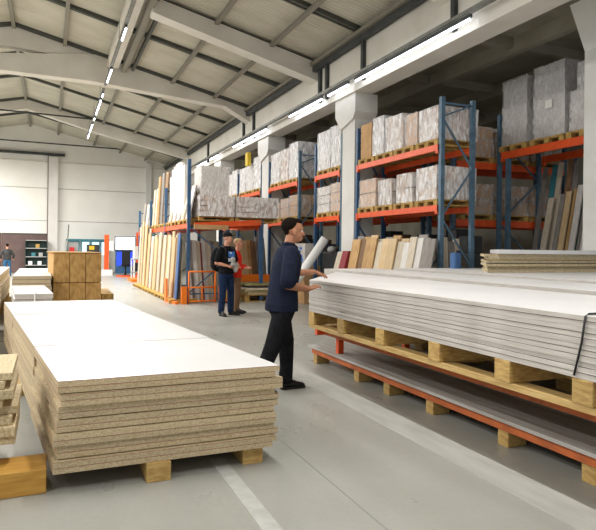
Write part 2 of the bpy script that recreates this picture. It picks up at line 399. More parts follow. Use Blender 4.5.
tag(MB().box((6.06, -4, 5.24), (6.16, 30, 5.3), 'steel').build('light_trunking'), 'grey cable trunking along the girder carrying its fluorescent tubes', 'trunking')
tm = MB().box((1.48, -4, 6.45), (1.56, 18.95, 6.5), 'steel').box((1.48, 19.45, 6.45), (1.56, 28.2, 6.5), 'steel')
for y in range(-3, 28, 3): tm.bar((1.52, y, 6.5), (1.52, y, rz(1.52)-.33), .012, .012, 'steel')
tag(tm.build('light_trunking'), 'grey cable trunking hanging lengthwise under the middle of the roof', 'trunking')
for k, (a, b) in enumerate(((13.55, 14.35), (16.9, 18.2), (19.7, 20.1), (20.6, 22.8), (23.6, 23.9), (24.8, 26.4), (27.0, 28.0))):
    tube_light(1.52, a, b, 6.40, ['nearest fluorescent tube of the row under the middle roof', 'second fluorescent tube of the middle row, in front of the concrete beam',
       'tiny lit tube just below the concrete beam in the middle row', 'brightest long fluorescent tube of the middle row beyond the beam', 'tiny tube after the long one of the middle row',
       'next to last fluorescent tube of the middle row', 'last fluorescent tube of the middle row near the gable'][k], 'tube lights of the middle row')
# lamps of the same rows nearer than the picture shows
for x, z in ((6.1, 5.17), (1.45, 6.36)):
    for y in (-1, 4):
        if 1: tube_light(x, y-1.2, y+1.2, z, 'fluorescent tube further along the row behind the viewer', 'tube lights behind the viewer')

def area(loc, sx, sy, power, rot=(0, 0, 0), col=(1, .98, .95)):
    l = bpy.data.lights.new('area', 'AREA'); l.shape = 'RECTANGLE'; l.size = sx; l.size_y = sy; l.energy = power; l.color = col
    o = bpy.data.objects.new('lamp', l); COL.objects.link(o); o.location = loc; o.rotation_euler = rot; return o
for (a, b) in ((13.55, 14.35), (16.9, 18.2), (20.6, 22.8), (24.8, 26.4), (27, 28)): area((1.52, (a+b)/2, 6.33), .06, b-a, 120*(b-a))
for (a, b) in ((-2.2, .2), (2.8, 5.2)): area((1.52, (a+b)/2, 6.3), .06, b-a, 62*(b-a))
for x in (-4.5, -7.2):  # unseen tube rows and lamps added to light the rack fronts from the left
    for y in (0, 6, 12, 18, 24, 30):
        tube_light(x, y-1.8, y+1.8, 6.2, 'unseen fluorescent tube added over the left half of the hall to light the racks', 'unseen tube lights added over the left half of the hall')
        area((x, y, 6.1), .1, 3.6, {0: 90, 6: 160, 12: 300}.get(y, 360))

# ------------------------------------------------------------------ left board stack
def xl(y): return .05-.1167*(y-3.66)
def xr(y): return 1.43-.104*(y-3.66)
packs = [(3.66, 5.0, 'near'), (5.015, 7.34, 'middle'), (7.36, 9.06, 'far')]
zs = []; z = .12
for k in range(14):
    t = .0352; zs.append((z, z+t)); z += t+(.0068 if k % 2 else .0008)
for (y0, y1, nm) in packs:
    jx = 0; jy = 0
    for k, (a, b) in enumerate(zs):
        top = 13-k
        if k % 2 == 0: jx = U(-.022, .02); jy = U(-.012, .022)
        if top < 2: jx = jy = 0
        if k in (0, 1) and nm == 'near': jy = -.01; jx = -.02
        if k == 2 and nm == 'near': jy = .02
        if nm != 'near': jy = 0; jx *= .3
        e = U(-.002, .002)
        c = [(xl(y0)+jx, y0+jy+e), (xr(y0)+jx+(.01 if k % 3 else -.02), y0+jy+e), (xr(y1)+jx, y1), (xl(y1)+jx, y1)]
        mb = MB(); mb.quad(c, a, b-.004, 'chip')
        ci = c
        mb.quad(ci, b-.004, b, 'pink' if (top == 0 or k % 2 == 0 or k % 5 == 1) else 'chip_pale', top='white' if top == 0 else 'chip_pale')
        o = mb.build('chipboard_sheet')
        tag(o, ('topmost white-faced chipboard sheet of the %s pack in the low left stack' % nm) if top == 0 else
            'raw chipboard sheet, %s from top in the %s pack of the left stack' % (ORD[top], nm), 'board', 'chipboard sheets of the low left stack')
for k, (x0, x1, y0, y1, lb) in enumerate(((.56, .71, 3.63, 5.2, 'wooden bearer under the middle of the left board stack, its end showing at the front'),
        (1.2, 1.34, 3.7, 5.3, 'wooden bearer under the right corner of the left board stack'),
        (-.02, .1, 4.6, 4.9, 'small wooden block under the left edge of the left board stack'),
        (-.3, .9, 6.2, 6.4, 'cross bearer under the middle pack of the left board stack'),
        (-.45, .8, 8.5, 8.7, 'cross bearer under the far pack of the left board stack'))):
    tag(MB().box((x0, y0, .0), (x1, y1, .119), 'pine').build('wooden_bearer', bevel=.004), lb, 'timber')
tag(MB().box((-1.5, 3.7, 0), (-.005, 3.98, .145), 'pine_y').build('timber_beam', bevel=.004), 'yellow squared timber on the floor in front of the offcut pile at left edge', 'timber')
tag(MB().box((-1.6, 3.28, 0), (-.46, 3.46, .13), 'oak').build('timber_beam', bevel=.004), 'reddish timber corner showing at the lower left edge of the picture', 'timber')
# offcut pile
z = .147; k = 0
lay = [.055, .06, .05, .06, .055, .05, .06, .055, .05, .045]
for k, t in enumerate(lay):
    xr_ = [-.3, -.3, -.18, -.18, -.2, -.17, -.25, -.19, -.24, -.2][k]
    y0 = 3.86+U(-.04, .05)
    if k < 2: y0 = 3.8
    xsplit = xr_-U(.13, .2)
    for q, (xa, xb) in enumerate(((-1.15, xsplit-.004), (xsplit, xr_))):
        tag(MB().box((xa, y0+U(0, .05), z), (xb, 4.5+U(-.06, .06), z+t-.002), 'chip_pale').build('chipboard_strip', bevel=.002),
            '%s chipboard strip, %s layer from the top of the left-edge offcut pile' % ('wide outer' if q == 0 else 'narrow inner', ORD[9-k]), 'board', 'offcut strips at the left edge')
    z += t
# grey pile farther at the left edge
z = 0
for k in range(6):
    t = .1
    if k in (2, 4): z += .03; 
    tag(MB().box((-2.2, 7.2+U(-.05, .05), z), (-.86+U(-.03, .02), 9.0, z+t-.004), ['pallet', 'grey_edge', 'grey_edge', 'chip', 'grey_edge', 'grey_edge'][k], top='board_white').build('board_bundle'),
        'grey board bundle at the left edge behind the offcut pile, %s from the top' % ORD[5-k], 'board bundle', 'bundles at the left edge')
    z += t
    if k in (1, 3):
        for yy in (7.4, 8.1, 8.8):
            tag(MB().box((-2.1, yy-.04, z), (-.9, yy+.04, z+.03), 'pine').build('spacer_batten'), 'thin batten between the grey bundles at the left edge', 'timber', 'battens of the left edge bundles')

# low piles of white-topped boards behind the left stack
def board_pile(x0, x1, y0, y1, z0, ztop, nsh, edge, top, desc, grp, shear=0):
    # a pile of separate boards
    h = (ztop-z0)/nsh
    for k in range(nsh):
        jx, jy = U(-.012, .012), U(-.02, .02)
        a = z0+k*h
        c = [(x0+jx, y0+jy), (x1+jx, y0+jy), (x1+jx+shear, y1+jy), (x0+jx+shear, y1+jy)]
        mb = MB().quad(c, a, a+h*.9-.001, edge).quad(c, a+h*.9-.001, a+h-.001, 'dark_edge' if k < nsh-1 else top, top=top)
        tag(mb.build('board'), '%s, %s from the top' % (desc, ORD[nsh-1-k]), 'board', grp)
def bearers(x0, x1, ys, z0, z1, desc, m='pine'):
    for k, y in enumerate(ys):
        tag(MB().box((x0, y-.05, z0), (x1, y+.05, z1-.001), m).build('wooden_bearer'), desc, 'timber', desc+' group')
board_pile(-.62, .03, 11.7, 15.6, .5, .9, 6, 'chip', 'white', 'white-topped chipboard in the small pile left of the brown pack', 'boards of the small chipboard pile', -.05)
bearers(-.7, -.1, (12.0, 13.4, 15.0), 0, .5, 'tall bearer under the small chipboard pile')
board_pile(-1.7, -.82, 11.8, 16.2, .3, .92, 6, 'chip_pale', 'white', 'white-topped chipboard in the leaning pile at far left', 'boards of the far left chipboard pile', -.1)
bearers(-1.6, -.9, (12.1, 13.9, 15.8), 0, .3, 'tall bearer under the far left chipboard pile')
board_pile(-.47, .05, 9.45, 11.4, .12, .74, 8, 'grey_edge', 'board_white', 'grey-edged board in the pile behind the left stack', 'boards of the grey pile behind the left stack', -.14)
bearers(-.45, -.12, (9.6, 11.1), 0, .12, 'bearer under the grey pile behind the left stack')
board_pile(-1.45, -.8, 9.2, 11.2, .12, .76, 8, 'grey_edge', 'board_white', 'grey-edged board in the outer grey pile at the left edge', 'boards of the outer grey pile', 0)
bearers(-1.4, -.85, (9.4, 10.9), 0, .12, 'bearer under the outer grey pile')
t = MB().tube([(-.2, 9.7, .747), (-.2, 9.45, .747), (-.2, 9.41, .7), (-.2, 9.415, .15)], .012, 'whitep', 6).build('strapping_band')
tag(t, 'white strapping band over the grey pile behind the left stack', 'strap')
# brown osb pack
def osb():
    for r, (za, zb) in enumerate(((0.1, .74), (.75, 1.32))):
        for k in range(3):
            w = .292; x0 = .06+k*w; sh = -.1
            mb = MB().quad([(x0+.004, 12), (x0+w-.004, 12), (x0+w-.004+sh, 13.6), (x0+.004+sh, 13.6)], za, zb, 'osb')
            o = mb.build('osb_block', bevel=.006)
            tag(o, 'brown wood-chip panel block in the tall pack, %s row, %s column' % (('lower', 'upper')[r], ('left', 'middle', 'right')[k]), 'panel block', 'blocks of the brown panel pack')
            if r == 1: pass
    tag(MB().quad([(.04, 11.98), (.95, 11.98), (.84, 13.62), (-.07, 13.62)], 1.321, 1.335, 'osb').build('cover_panel'), 'thin brown cover panel lying on the tall brown pack', 'panel')
    p = MB()
    for x in (.12, .5, .88): p.quad([(x-.05, 12), (x+.05, 12), (x-.05, 13.6), (x-.15, 13.6)], 0, .1, 'pallet')
    tag(p.build('pallet'), 'low pallet beneath the tall brown panel pack', 'pallet')
    for k in range(5):
        tag(MB().box((.97, 12.3, .1*k), (1.2, 13.9, .1*k+.095), 'pallet').build('batten_bundle'), 'flat wooden batten bundle beside the brown pack, %s from the top' % ORD[4-k], 'timber', 'battens beside the brown pack')
osb()

# ------------------------------------------------------------------ right stack on its orange frame
def zprof(): pass
fr = empty('steel_trolley_frame', (3.4, 4, .12), 'long orange steel frame on wooden blocks under the big right board stack', 'frame')
MB().box((3.1, 1.0, .125), (3.16, 6.76, .195), 'orange_d').build('lower_rail', parent=fr)
MB().box((4.15, 1.0, .125), (4.21, 6.76, .195), 'orange_d').build('lower_rail', parent=fr)
MB().box((3.0, 1.0, .44), (3.06, 6.2, .525), 'orange_d').build('upper_rail', parent=fr)
MB().box((4.12, 1.0, .44), (4.18, 6.2, .525), 'orange_d').build('upper_rail', parent=fr)
for y in (1.2, 6.1):
    for x in (3.16, 4.08):
        MB().box((x-.035, y-.035, .225), (x+.035, y+.035, .53), 'orange').build('post', parent=fr)
    MB().box((3.06, y-.03, .455), (4.12, y+.03, .5), 'orange').build('cross_bar', parent=fr)
for y in (1.3, 4, 6.7): MB().box((3.16, y-.03, .14), (4.15, y+.03, .19), 'orange_d').build('cross_bar', parent=fr)
MB().box((2.9, 6.18, .44), (3.2, 6.24, .52), 'orange').build('end_stop', parent=fr)
tag(MB().box((3.06, 1.0, .197), (4.25, 6.8, .224), 'deck_grey').build('deck_board'), 'grey board lying on the lower level of the orange frame', 'board')
for k, y in enumerate((6.7, 5.62, 5.0, 4.28, 3.37, 2.62)):
    tag(MB().box((3.12, y-.055, 0), (3.3, y+.055, .124), 'pine').build('wooden_block', bevel=.004), ['wooden block under the far corner of the orange frame', 'second wooden block from the far end under the orange frame',
      'third wooden block from the far end under the orange frame', 'wooden block under the middle of the orange frame', 'second wooden block from the right edge under the orange frame', 'wooden block cut by the right edge under the orange frame'][k], 'block', 'blocks under the orange frame')
    tag(MB().box((4.0, y-.07, 0), (4.2, y+.07, .124), 'pine').build('wooden_block'), 'hidden wooden block under the rear rail of the orange frame', 'block', 'rear blocks under the orange frame')
# pallet carrying the stack
XS = 2.72
pl = empty('long_pallet', (3.4, 3.6, .53), 'long pine pallet with block bearers carrying the big right board stack', 'pallet')
MB().box((XS+.0, 1.0, .565), (XS+.13, 6.02, .603), 'pine_x').build('bottom_runner', parent=pl)
MB().box((3.35, 1.0, .565), (3.48, 6.1, .603), 'pine_x').build('bottom_runner', parent=pl)
MB().box((4.0, 1.0, .565), (4.1, 6.3, .603), 'pine_x').build('bottom_runner', parent=pl)
for y in (5.95, 5.24, 4.48, 3.68, 2.95, 2.33, 1.4):
    MB().box((XS-.005, y-.07, .604), (4.1, y+.07, .745), 'pine').build('bearer', parent=pl, bevel=.004)
for y in (1.2, 3.9, 6.1): 
    MB().box((XS+.1, y-.05, .53), (4.1, y+.05, .563), 'pine').build('packing_strip', parent=pl)
def sheet_stack(c0, z0, z1, nsh, desc, grp, jit=.004, edge='grey_edge'):
    h = (z1-z0)/nsh
    for k in range(nsh):
        a = z0+k*h; jx = U(-jit, jit); top = nsh-1-k
        c = [(x+jx, y+U(-jit, jit)) for x, y in c0]
        ci = [(c[0][0]+.006, c[0][1]), (c[1][0]-.006, c[1][1]), (c[2][0]-.006, c[2][1]-.006), (c[3][0]+.006, c[3][1]-.006)]
        t_ = .0045 if k % 3 else .0015
        mb = MB().quad(ci, a, a+t_, 'dark_edge' if k % 3 else 'deck_grey').quad(c, a+t_, a+h-.0005, edge, top='board_white')
        tag(mb.build('fibreboard_sheet'), desc % ('topmost' if top == 0 else ORD[top]+' from top'), 'board', grp)
A1 = [(XS, 1.0), (4.09, 1.0), (4.12, 8.1), (XS+.0, 6.02)]
sheet_stack(A1, .746, 1.10, 11, 'long light grey board with white face, %s of the nearest right stack', 'long grey boards of the nearest right stack')
A2 = [(4.15, 1.0), (5.18, 1.0), (5.2, 8.8), (4.2, 8.7)]
sheet_stack(A2, .70, 1.128, 10, 'long white-faced board, %s, of the second right stack from the aisle', 'boards of the second right stack')
A3 = [(5.24, 1.0), (7.9, 1.0), (7.9, 6.2), (7.3, 8.2), (5.26, 8.25)]
h = .05
for k in range(8):
    a = .75+k*h; j = U(-.01, .01)
    c = [(x+j, y+j) for x, y in A3]
    mb = MB().prism(c, 'z', a, a+.048, 'grey_edge'); mb.prism(c, 'z', a+.048, a+.0495, 'board_white')
    tag(mb.build('fibreboard_sheet'), 'wide white-faced board, %s of the right-hand stack furthest from the aisle' % ('topmost' if k == 7 else ORD[7-k]+' from top'), 'board', 'boards of the third right stack')
for nm, (xa, xb, zz) in {'second': (4.2, 5.15, .70), 'third': (5.35, 7.2, .75)}.items():
    for y in (1.5, 3.8, 6.0, 7.7):
        tag(MB().box((xa, y-.08, 0), (xb, y+.08, zz-.002), 'pine').build('trestle'), 'timber trestle under the %s right board stack from the aisle' % nm, 'timber', 'trestles under the %s right stack' % nm)
tag(MB().tube([(3.3, 2.33, 1.108), (2.76, 2.33, 1.108), (2.712, 2.31, 1.1), (2.708, 2.33, .95), (2.71, 2.38, .76)], .006, 'black', 8).build('strapping_band'), 'black strapping band over the near edge of the big right board stack', 'strap')
# chipboard bundles on the third stack
z = 1.151
for k in range(6):
    t = .043; a = U(-.05, .05)
    f_ = 6.4+U(-.02, .02); e_ = 7.93+U(-.06, 0)
    mb = MB().quad([(5.6+a, f_), (e_, f_), (e_, 7.6), (6.55+a, 7.6)], z, z+t-.006, 'chip_pale').quad([(5.62+a, 6.42), (7.86, 6.42), (7.86, 7.58), (6.57+a, 7.58)], z+t-.006, z+t-.001, 'dark_edge' if k % 2 else 'board_white')
    tag(mb.build('chipboard_sheet'), 'raw chipboard sheet in the bundle beside the white column, %s from its top' % ORD[5-k], 'board', 'chipboard bundle beside the white column')
    z += t
    if k == 2:
        z += .008
tag(MB().quad([(5.76, 6.34), (8.02, 6.34), (8.02, 7.58), (6.7, 7.58)], z, z+.06, 'board_white').build('white_sheet'), 'thick white sheet lying on the chipboard bundle beside the white column', 'board')

# ------------------------------------------------------------------ racks
def upright_mb(x, y, z1, m='blue_g', w=.09, d=.07):
    mb = MB().box((x-w/2, y-d/2, .01), (x+w/2, y+d/2, z1), m)
    return mb
def frame(t, x0, x1, y, z1, m):
    for x in (x0, x1):
        u = MB().box((x-.04, y-.036, .012), (x+.04, y+.036, z1), m).build('upright', parent=t)
        MB().box((x-.065, y-.065, 0), (x+.065, y+.065, .012), m).build('foot_plate', parent=u)
    z = .25; s = 0
    while z < z1-.3:
        zz = min(z+.9, z1-.08)
        a, b = (x0, x1) if s % 2 == 0 else (x1, x0)
        MB().bar((a, y, z), (b, y, zz), .02, .032, m).build('brace', parent=t); z = zz; s += 1
    for z in (z1-.1, .25): MB().bar((x0, y, z), (x1, y, z), .02, .032, m).build('brace', parent=t)
def frame_x(t, x, y0, y1, z1, m):
    for y in (y0, y1):
        MB().box((x-.04, y-.045, .012), (x+.04, y+.045, z1), m).build('upright', parent=t)
        MB().box((x-.07, y-.07, 0), (x+.07, y+.07, .012), m).build('foot_plate', parent=t)
    z = .25; s = 0
    while z < z1-.3:
        zz = min(z+.75, z1-.08)
        a, b = (y0, y1) if s % 2 == 0 else (y1, y0)
        MB().bar((x, a, z), (x, b, zz), .02, .032, m).build('brace', parent=t); z = zz; s += 1
def beamY(t, x, y0, y1, zt, h=.11, m='orange'):
    MB().box((x-.025, y0, zt-h), (x+.025, y1, zt), m).box((x-.035, y0, zt-h-.05), (x+.035, y0+.06, zt), m).box((x-.035, y1-.06, zt-h-.05), (x+.035, y1, zt), m).build('beam', parent=t)
def beamX(t, y, x0, x1, zt, h=.11, m='orange'):
    MB().box((x0, y-.025, zt-h), (x1, y+.025, zt), m).build('beam', parent=t)
Z1, Z2 = 2.27, 3.36
def rackY(x0, x1, ys, levels, ztop, label, m='blue', m_end='blue_g'):
    t = empty('pallet_rack', ((x0+x1)/2, ys[0], 0), label, 'rack')
    for k, y in enumerate(ys): frame(t, x0, x1, y, ztop, m if k else m_end)
    for a, b in zip(ys[:-1], ys[1:]):
        for z in levels:
            for x in (x0-.03, x1+.03): beamY(t, x, a+.04, b-.04, z)
    return t
rackY(6.42, 7.1, (8.53, 11.6), (Z1, Z2), 4.2, 'blue and orange pallet rack bay nearest on the right, its braced end frame showing')
rackY(6.42, 7.1, (12.36, 13.85), (Z1, Z2), 4.2, 'narrow pallet rack bay just beyond the tall white column, holding tall white packs')
rackY(6.42, 7.1, (14.95, 17.35), (Z1, Z2), 4.2, 'pallet rack bay in front of the second column, full of pale cartons')
rackY(6.42, 7.1, (18.1, 20.7, 23.0), (Z1, Z2), 4.2, 'furthest pallet rack on the right, behind the second column')
# back-to-back row behind
t = rackY(7.75, 8.45, (10.95, 13.75, 16.55), (Z1, Z2), 4.1, 'second row of pallet racking behind the right-hand racks', m='blue')
# rack with beams across, seen through the end frame
t = empty('pallet_rack', (9, 10, 0), 'shaded pallet rack seen between the braced end frame and the white-pack rack', 'rack')
for x in (7.55, 10.6): frame_x(t, x, 9.95-.3, 9.95+.5, 4.1, 'blue_g')
for z in (2.1, 3.3): beamX(t, 9.62, 7.6, 10.55, z, .14); beamX(t, 10.48, 7.6, 10.55, z, .14)
# rack at right with tall grey packs
t = empty('pallet_rack', (9, 8, 0), 'pallet rack at far right carrying tall grey wrapped packs on a bright orange beam', 'rack')
frame(t, 8.62, 9.7, 9.5, 4.3, 'blue_g')
MB().box((8.58, 9.2, .012), (8.66, 9.28, 3.5), 'blue_g').build('upright', parent=t)
frame(t, 8.62, 9.7, 5.2, 4.3, 'blue_g')
for x in (8.6, 9.72): beamY(t, x, 5.24, 9.4, 3.5, .15)
beamY(t, 12.0, 6, 11, 3.1, .16)
for y in (6.4, 10.6):
    MB().box((11.96, y-.05, 0), (12.04, y+.05, 4), 'blue').build('upright', parent=t)

# left protruding rack (row A)
XA = 3.3
t = empty('pallet_rack', (3.7, 15, 0), 'pallet rack row standing out into the hall, stacked with upright boards', 'rack')
YA = (14.95, 18.2, 21.1, 23.9)
frame(t, XA, XA+1.05, 14.95, 2.1, 'blue'); MB().box((XA-.044, 14.911, 2.1), (XA+.044, 14.989, 3.75), 'blue').build('upright', parent=t)
for k, y in enumerate(YA):
    if k: frame(t, XA, XA+1.05, y, [3.75, 2.95+.35, 3.1, 2.9][k], 'blue')
for a, b in zip(YA[:-1], YA[1:]):
    for x in (XA, XA+1.05): beamY(t, x, a+.04, b-.04, 2.08, .12, 'orange')
# end beam facing camera, on to the right hand rack
t2 = empty('pallet_rack', (5, 15, 0), 'cross rack with long orange beams above the brown leaning boards, facing the viewer', 'rack')
MB().bar((3.42, 14.8, 2.02), (5.28, 14.95, 2.16), .06, .15, 'orange').build('beam', parent=t2)
MB().bar((4.5, 15.95, 2.08), (5.6, 16.0, 2.1), .06, .15, 'orange').build('beam', parent=t2)
for x, y in ((5.32, 15.0), (5.65, 16.05), (4.42, 15.92)): MB().box((x-.045, y-.04, 0), (x+.045, y+.04, 2.3), 'blue').build('upright', parent=t2)

# pallets and loads
def make_pallet(x0, x1, y0, y1, z, label, group, h=.115):
    t = empty('wooden_pallet', ((x0+x1)/2, (y0+y1)/2, z), label, 'pallet', group)
    nb = 5
    mb = MB()
    for k in range(nb):
        a = y0+(y1-y0)*(k+.08)/nb; b = y0+(y1-y0)*(k+.92)/nb
        mb.box((x0, a, z+h-.022), (x1, b, z+h), 'pallet')
    mb.box((x0, y0, z+h-.04), (x0+.1, y1, z+h-.022), 'pallet').box((x1-.1, y0, z+h-.04), (x1, y1, z+h-.022), 'pallet')
    mb.build('deck', parent=t)
    for yy in (y0+.06, (y0+y1)/2, y1-.06):
        for xx in (x0+.06, x1-.06):
            MB().box((xx-.06, yy-.055, z+.02), (xx+.06, yy+.055, z+h-.04), 'pallet').build('block', parent=t)
        MB().box((x0, yy-.055, z+.001), (x1, yy+.055, z+.02), 'pallet').build('bottom_runner', parent=t)
    return t
def wobble_box(x0, x1, y0, y1, z0, z1, amp, m, seed, nx=4, ny=5, nz=6):
    mb = MB(); bm = mb.bm; i = mb.mi(m)
    g = bmesh.ops.create_cube(bm, size=1, matrix=Matrix.Translation(((x0+x1)/2, (y0+y1)/2, (z0+z1)/2)) @ Matrix.Diagonal((x1-x0, y1-y0, z1-z0, 1)))
    bmesh.ops.subdivide_edges(bm, edges=list(bm.edges), cuts=4, use_grid_fill=True)
    for v in bm.verts:
        d = noise.noise_vector(v.co*2.3+V((seed*3.1, seed*1.7, 0)))
        v.co += V((d.x, d.y, d.z*.5 if v.co.z > z0+.01 else 0))*amp
        v.co.z = max(v.co.z, z0)
    for f in bm.faces: f.smooth = False
    return mb
seed = 0
def pack(x0, x1, y0, y1, z0, z1, body, film, label, group, split=0, lab=False):
    """goods wrapped in film"""
    global seed; seed += 1
    t = empty('wrapped_pack', ((x0+x1)/2, (y0+y1)/2, z0), label, 'wrapped goods', group)
    mb = wobble_box(x0+.02, x1-.02, y0+.02, y1-.02, z0, z1-.01, .012, body, seed)
    mb.build('carton_stack', parent=t)
    if split:
        for q in range(1, split):
            zz = z0+(z1-z0)*q/split
            MB().box((x0+.004, y0+.004, zz-.006), (x1-.004, y1-.004, zz+.006), 'dark_edge').build('layer_gap', parent=t)
    if film: wobble_box(x0, x1, y0, y1, z0, z1, .02, film, seed+50).build('stretch_film', parent=t)
    if lab:
        ym = (y0+y1)/2
        MB().box((x0-.022, ym-.1, (z0+z1)/2-.15), (x0-.014, ym+.06, (z0+z1)/2), 'label').build('paper_label', parent=t)
    return t
# bay A, two levels
g = 'pallets on the nearest right rack'
specA2 = [(8.62, 9.2, 4.08, 'card_p', 'wrap'), (9.27, 9.68, 4.1, 'card_p', 'wrap_t'), (9.76, 10.4, 4.18, 'card_p', 'wrap'), (10.48, 10.95, 4.28, 'carton_w', 'wrap'), (11.0, 11.5, 4.25, 'card', None)]
names2 = ['nearest film-wrapped pale carton stack on top level of the nearest rack, beside the end frame', 'second carton stack from the end frame on the top level of the nearest rack',
 'middle white wrapped carton stack on the top level of the nearest rack', 'narrow white wrapped stack beside the plain brown one, top level of the nearest rack', 'plain brown carton stack on the top level beside the tall column']
for (a, b, zt, body, film), nm in zip(specA2, names2):
    pack(6.4, 7.3, a, b, Z2+.117, zt, body, film, nm, 'carton stacks on the top level of the nearest rack')
specA1 = [(8.65, 9.27, 3.0, 'card_p', 'wrap'), (9.42, 9.98, 2.96, 'card', 'wrap'), (10.14, 10.66, 2.92, 'card', 'wrap'), (10.78, 11.5, 3.0, 'card_p', 'wrap_t')]
names1 = ['nearest white wrapped carton stack on the lower level of the nearest rack', 'second white wrapped stack from the end frame on the lower level of the nearest rack',
 'third white wrapped stack from the end frame on the lower level of the nearest rack', 'pinkish carton stack on the lower level beside the tall column']
for (a, b, zt, body, film), nm in zip(specA1, names1):
    pack(6.4, 7.3, a, b, Z1+.117, zt, body, film, nm, 'carton stacks on the lower level of the nearest rack', split=2)
for lv, z in (('top', Z2), ('lower', Z1)):
    for k, (a, b) in enumerate(((8.6, 9.3), (9.36, 10.06), (10.1, 10.78), (10.84, 11.54))):
        make_pallet(6.38, 7.2, a, b, z, 'wooden pallet on the %s level of the nearest rack, %s from its end frame' % (lv, ['first', 'second', 'third', 'last'][k]), g)
# bay B
for k, (a, b) in enumerate(((12.42, 12.98), (13.02, 13.75))):
    pack(6.4, 7.2, a, b, Z2+.117, [4.48, 4.46][k], 'carton_w', 'wrap', 'tall white wrapped pack beyond the tall column, %s one' % ['right-hand', 'left-hand'][k], 'tall white packs beyond the column')
    pack(6.4, 7.2, a, b, Z1+.117, [3.08, 3.05][k], ['card_p', 'carton_w'][k], 'wrap_t', 'carton stack below the tall white packs, %s one' % ['right-hand', 'left-hand'][k], 'cartons below the tall white packs', split=3)
    for z, lv in ((Z2, 'top'), (Z1, 'lower')): make_pallet(6.38, 7.2, a, b, z, 'pallet on the %s level beyond the tall column, %s one' % (lv, ['right-hand', 'left-hand'][k]), 'pallets beyond the tall column')
# bay C
for k, (a, b, zt, bd) in enumerate(((15.05, 15.7, 4.5, 'carton_w'), (15.74, 16.4, 4.42, 'card'), (16.45, 17.25, 4.4, 'carton_w'))):
    w = ['nearest', 'middle', 'furthest'][k]
    pack(6.4, 7.2, a, b, Z2+.117, zt, bd, 'wrap', 'wrapped carton stack on the top level of the third bay, %s one' % w, 'top cartons of the third bay')
    pack(6.4, 7.2, a, b, Z1+.117, [3.0, 2.95, 2.85][k], ['card', 'card_p', 'card_p'][k], 'wrap_t', 'carton stack on the lower level of the third bay, %s one' % w, 'lower cartons of the third bay', split=2)
    for z, lv in ((Z2, 'top'), (Z1, 'lower')): make_pallet(6.38, 7.2, a, b, z, 'pallet on the %s level of the third bay, %s one' % (lv, w), 'pallets of the third bay')
# bay D far
for k in range(6):
    a = (18.2, 19.0, 19.8, 20.8, 21.55, 22.2)[k]; w = ORD[k].replace('topmost', 'first')
    pack(6.4, 7.2, a, a+(.74 if k != 4 and k != 5 else .62), Z2+.117, [4.55, 4.4, 4.35, 4.4, 4.3, 4.3][k], 'carton_w', 'wrap', 'white wrapped pack on top of the furthest rack, %s beyond the second column' % w, 'white packs on the furthest rack')
    make_pallet(6.38, 7.2, a, a+(.74 if k < 4 else .62), Z2, 'pallet on the top level of the furthest rack, %s beyond the second column' % w, 'pallets of the furthest rack')
    pack(6.4, 7.2, a, a+(.74 if k < 4 else .62), Z1+.01, 3.0, 'card_p', 'wrap_t', 'carton stack on the lower level of the furthest rack, %s beyond the second column' % w, 'lower cartons of the furthest rack')
tag(MB().box((6.2, 19.0, 4.3), (6.32, 19.25, 4.75), 'yel').build('yellow_sign'), 'small yellow plate on the column above the furthest white packs', 'sign')
# second row loads
for k in range(5):
    a = (11.05, 11.95, 12.82, 13.85, 14.75)[k]
    pack(7.8, 8.5, a, a+.84, Z1+.01, 3.0, 'card', 'wrap_t', 'brown carton stack in the shaded second rack row', 'cartons in the shaded second row, lower')
    pack(7.8, 8.5, a, a+.84, Z2+.01, 4.1, 'card', 'wrap_t', 'brown carton stack on top of the shaded second rack row', 'cartons in the shaded second row, top')
for k in range(3):
    a = 7.7+k*.97
    w = ['left-hand', 'middle', 'right-hand'][k]
    pack(a, a+.85, 9.6, 10.5, 2.217, 2.85, 'card', 'wrap_t', 'brown carton stack seen past the braced end frame, lower level, %s' % w, 'brown cartons past the end frame, lower', split=2, )
    make_pallet(a, a+.85, 9.58, 10.5, 2.1, 'pallet seen past the braced end frame, lower level, %s' % w, 'pallets past the end frame')
    pack(a, a+.85, 9.6, 10.5, 3.417, 4.05, 'card', 'wrap_t', 'brown carton stack behind the end frame on the top level, %s' % w, 'brown cartons past the end frame, top')
    make_pallet(a, a+.85, 9.58, 10.5, 3.3, 'pallet behind the end frame on the top level, %s' % w, 'pallets past the end frame')
    MB().box((a+.5, 9.57, 2.42), (a+.75, 9.575, 2.68), 'label').build('paper_label', parent=bpy.data.objects[[o.name for o in bpy.data.objects if o.name.startswith('wrapped_pack')][-1]]) if False else None
# right rack tall grey packs
for k, (a, b, zt) in enumerate(((8.74, 9.42, 4.95), (7.82, 8.58, 5.0), (7.1, 7.72, 4.35))):
    w = ['leftmost', 'middle and tallest', 'right one beside the white column'][k]
    pack(8.6, 9.25, a, b, 3.617, zt, 'carton_g', 'wrap_t', 'tall grey film-wrapped pack on the far right rack, %s' % w, 'tall grey packs on the far right rack', lab=(k == 1))
    make_pallet(8.56, 9.3, a-.02, b+.04, 3.5, 'pallet under the tall grey packs at far right, %s' % w, 'pallets under the tall grey packs')
pack(8.65, 9.25, 7.15, 7.6, 4.36, 4.85, 'carton_g', 'wrap', 'small wrapped bundle on top of the right-hand grey pack beside the white column', 'bundle')

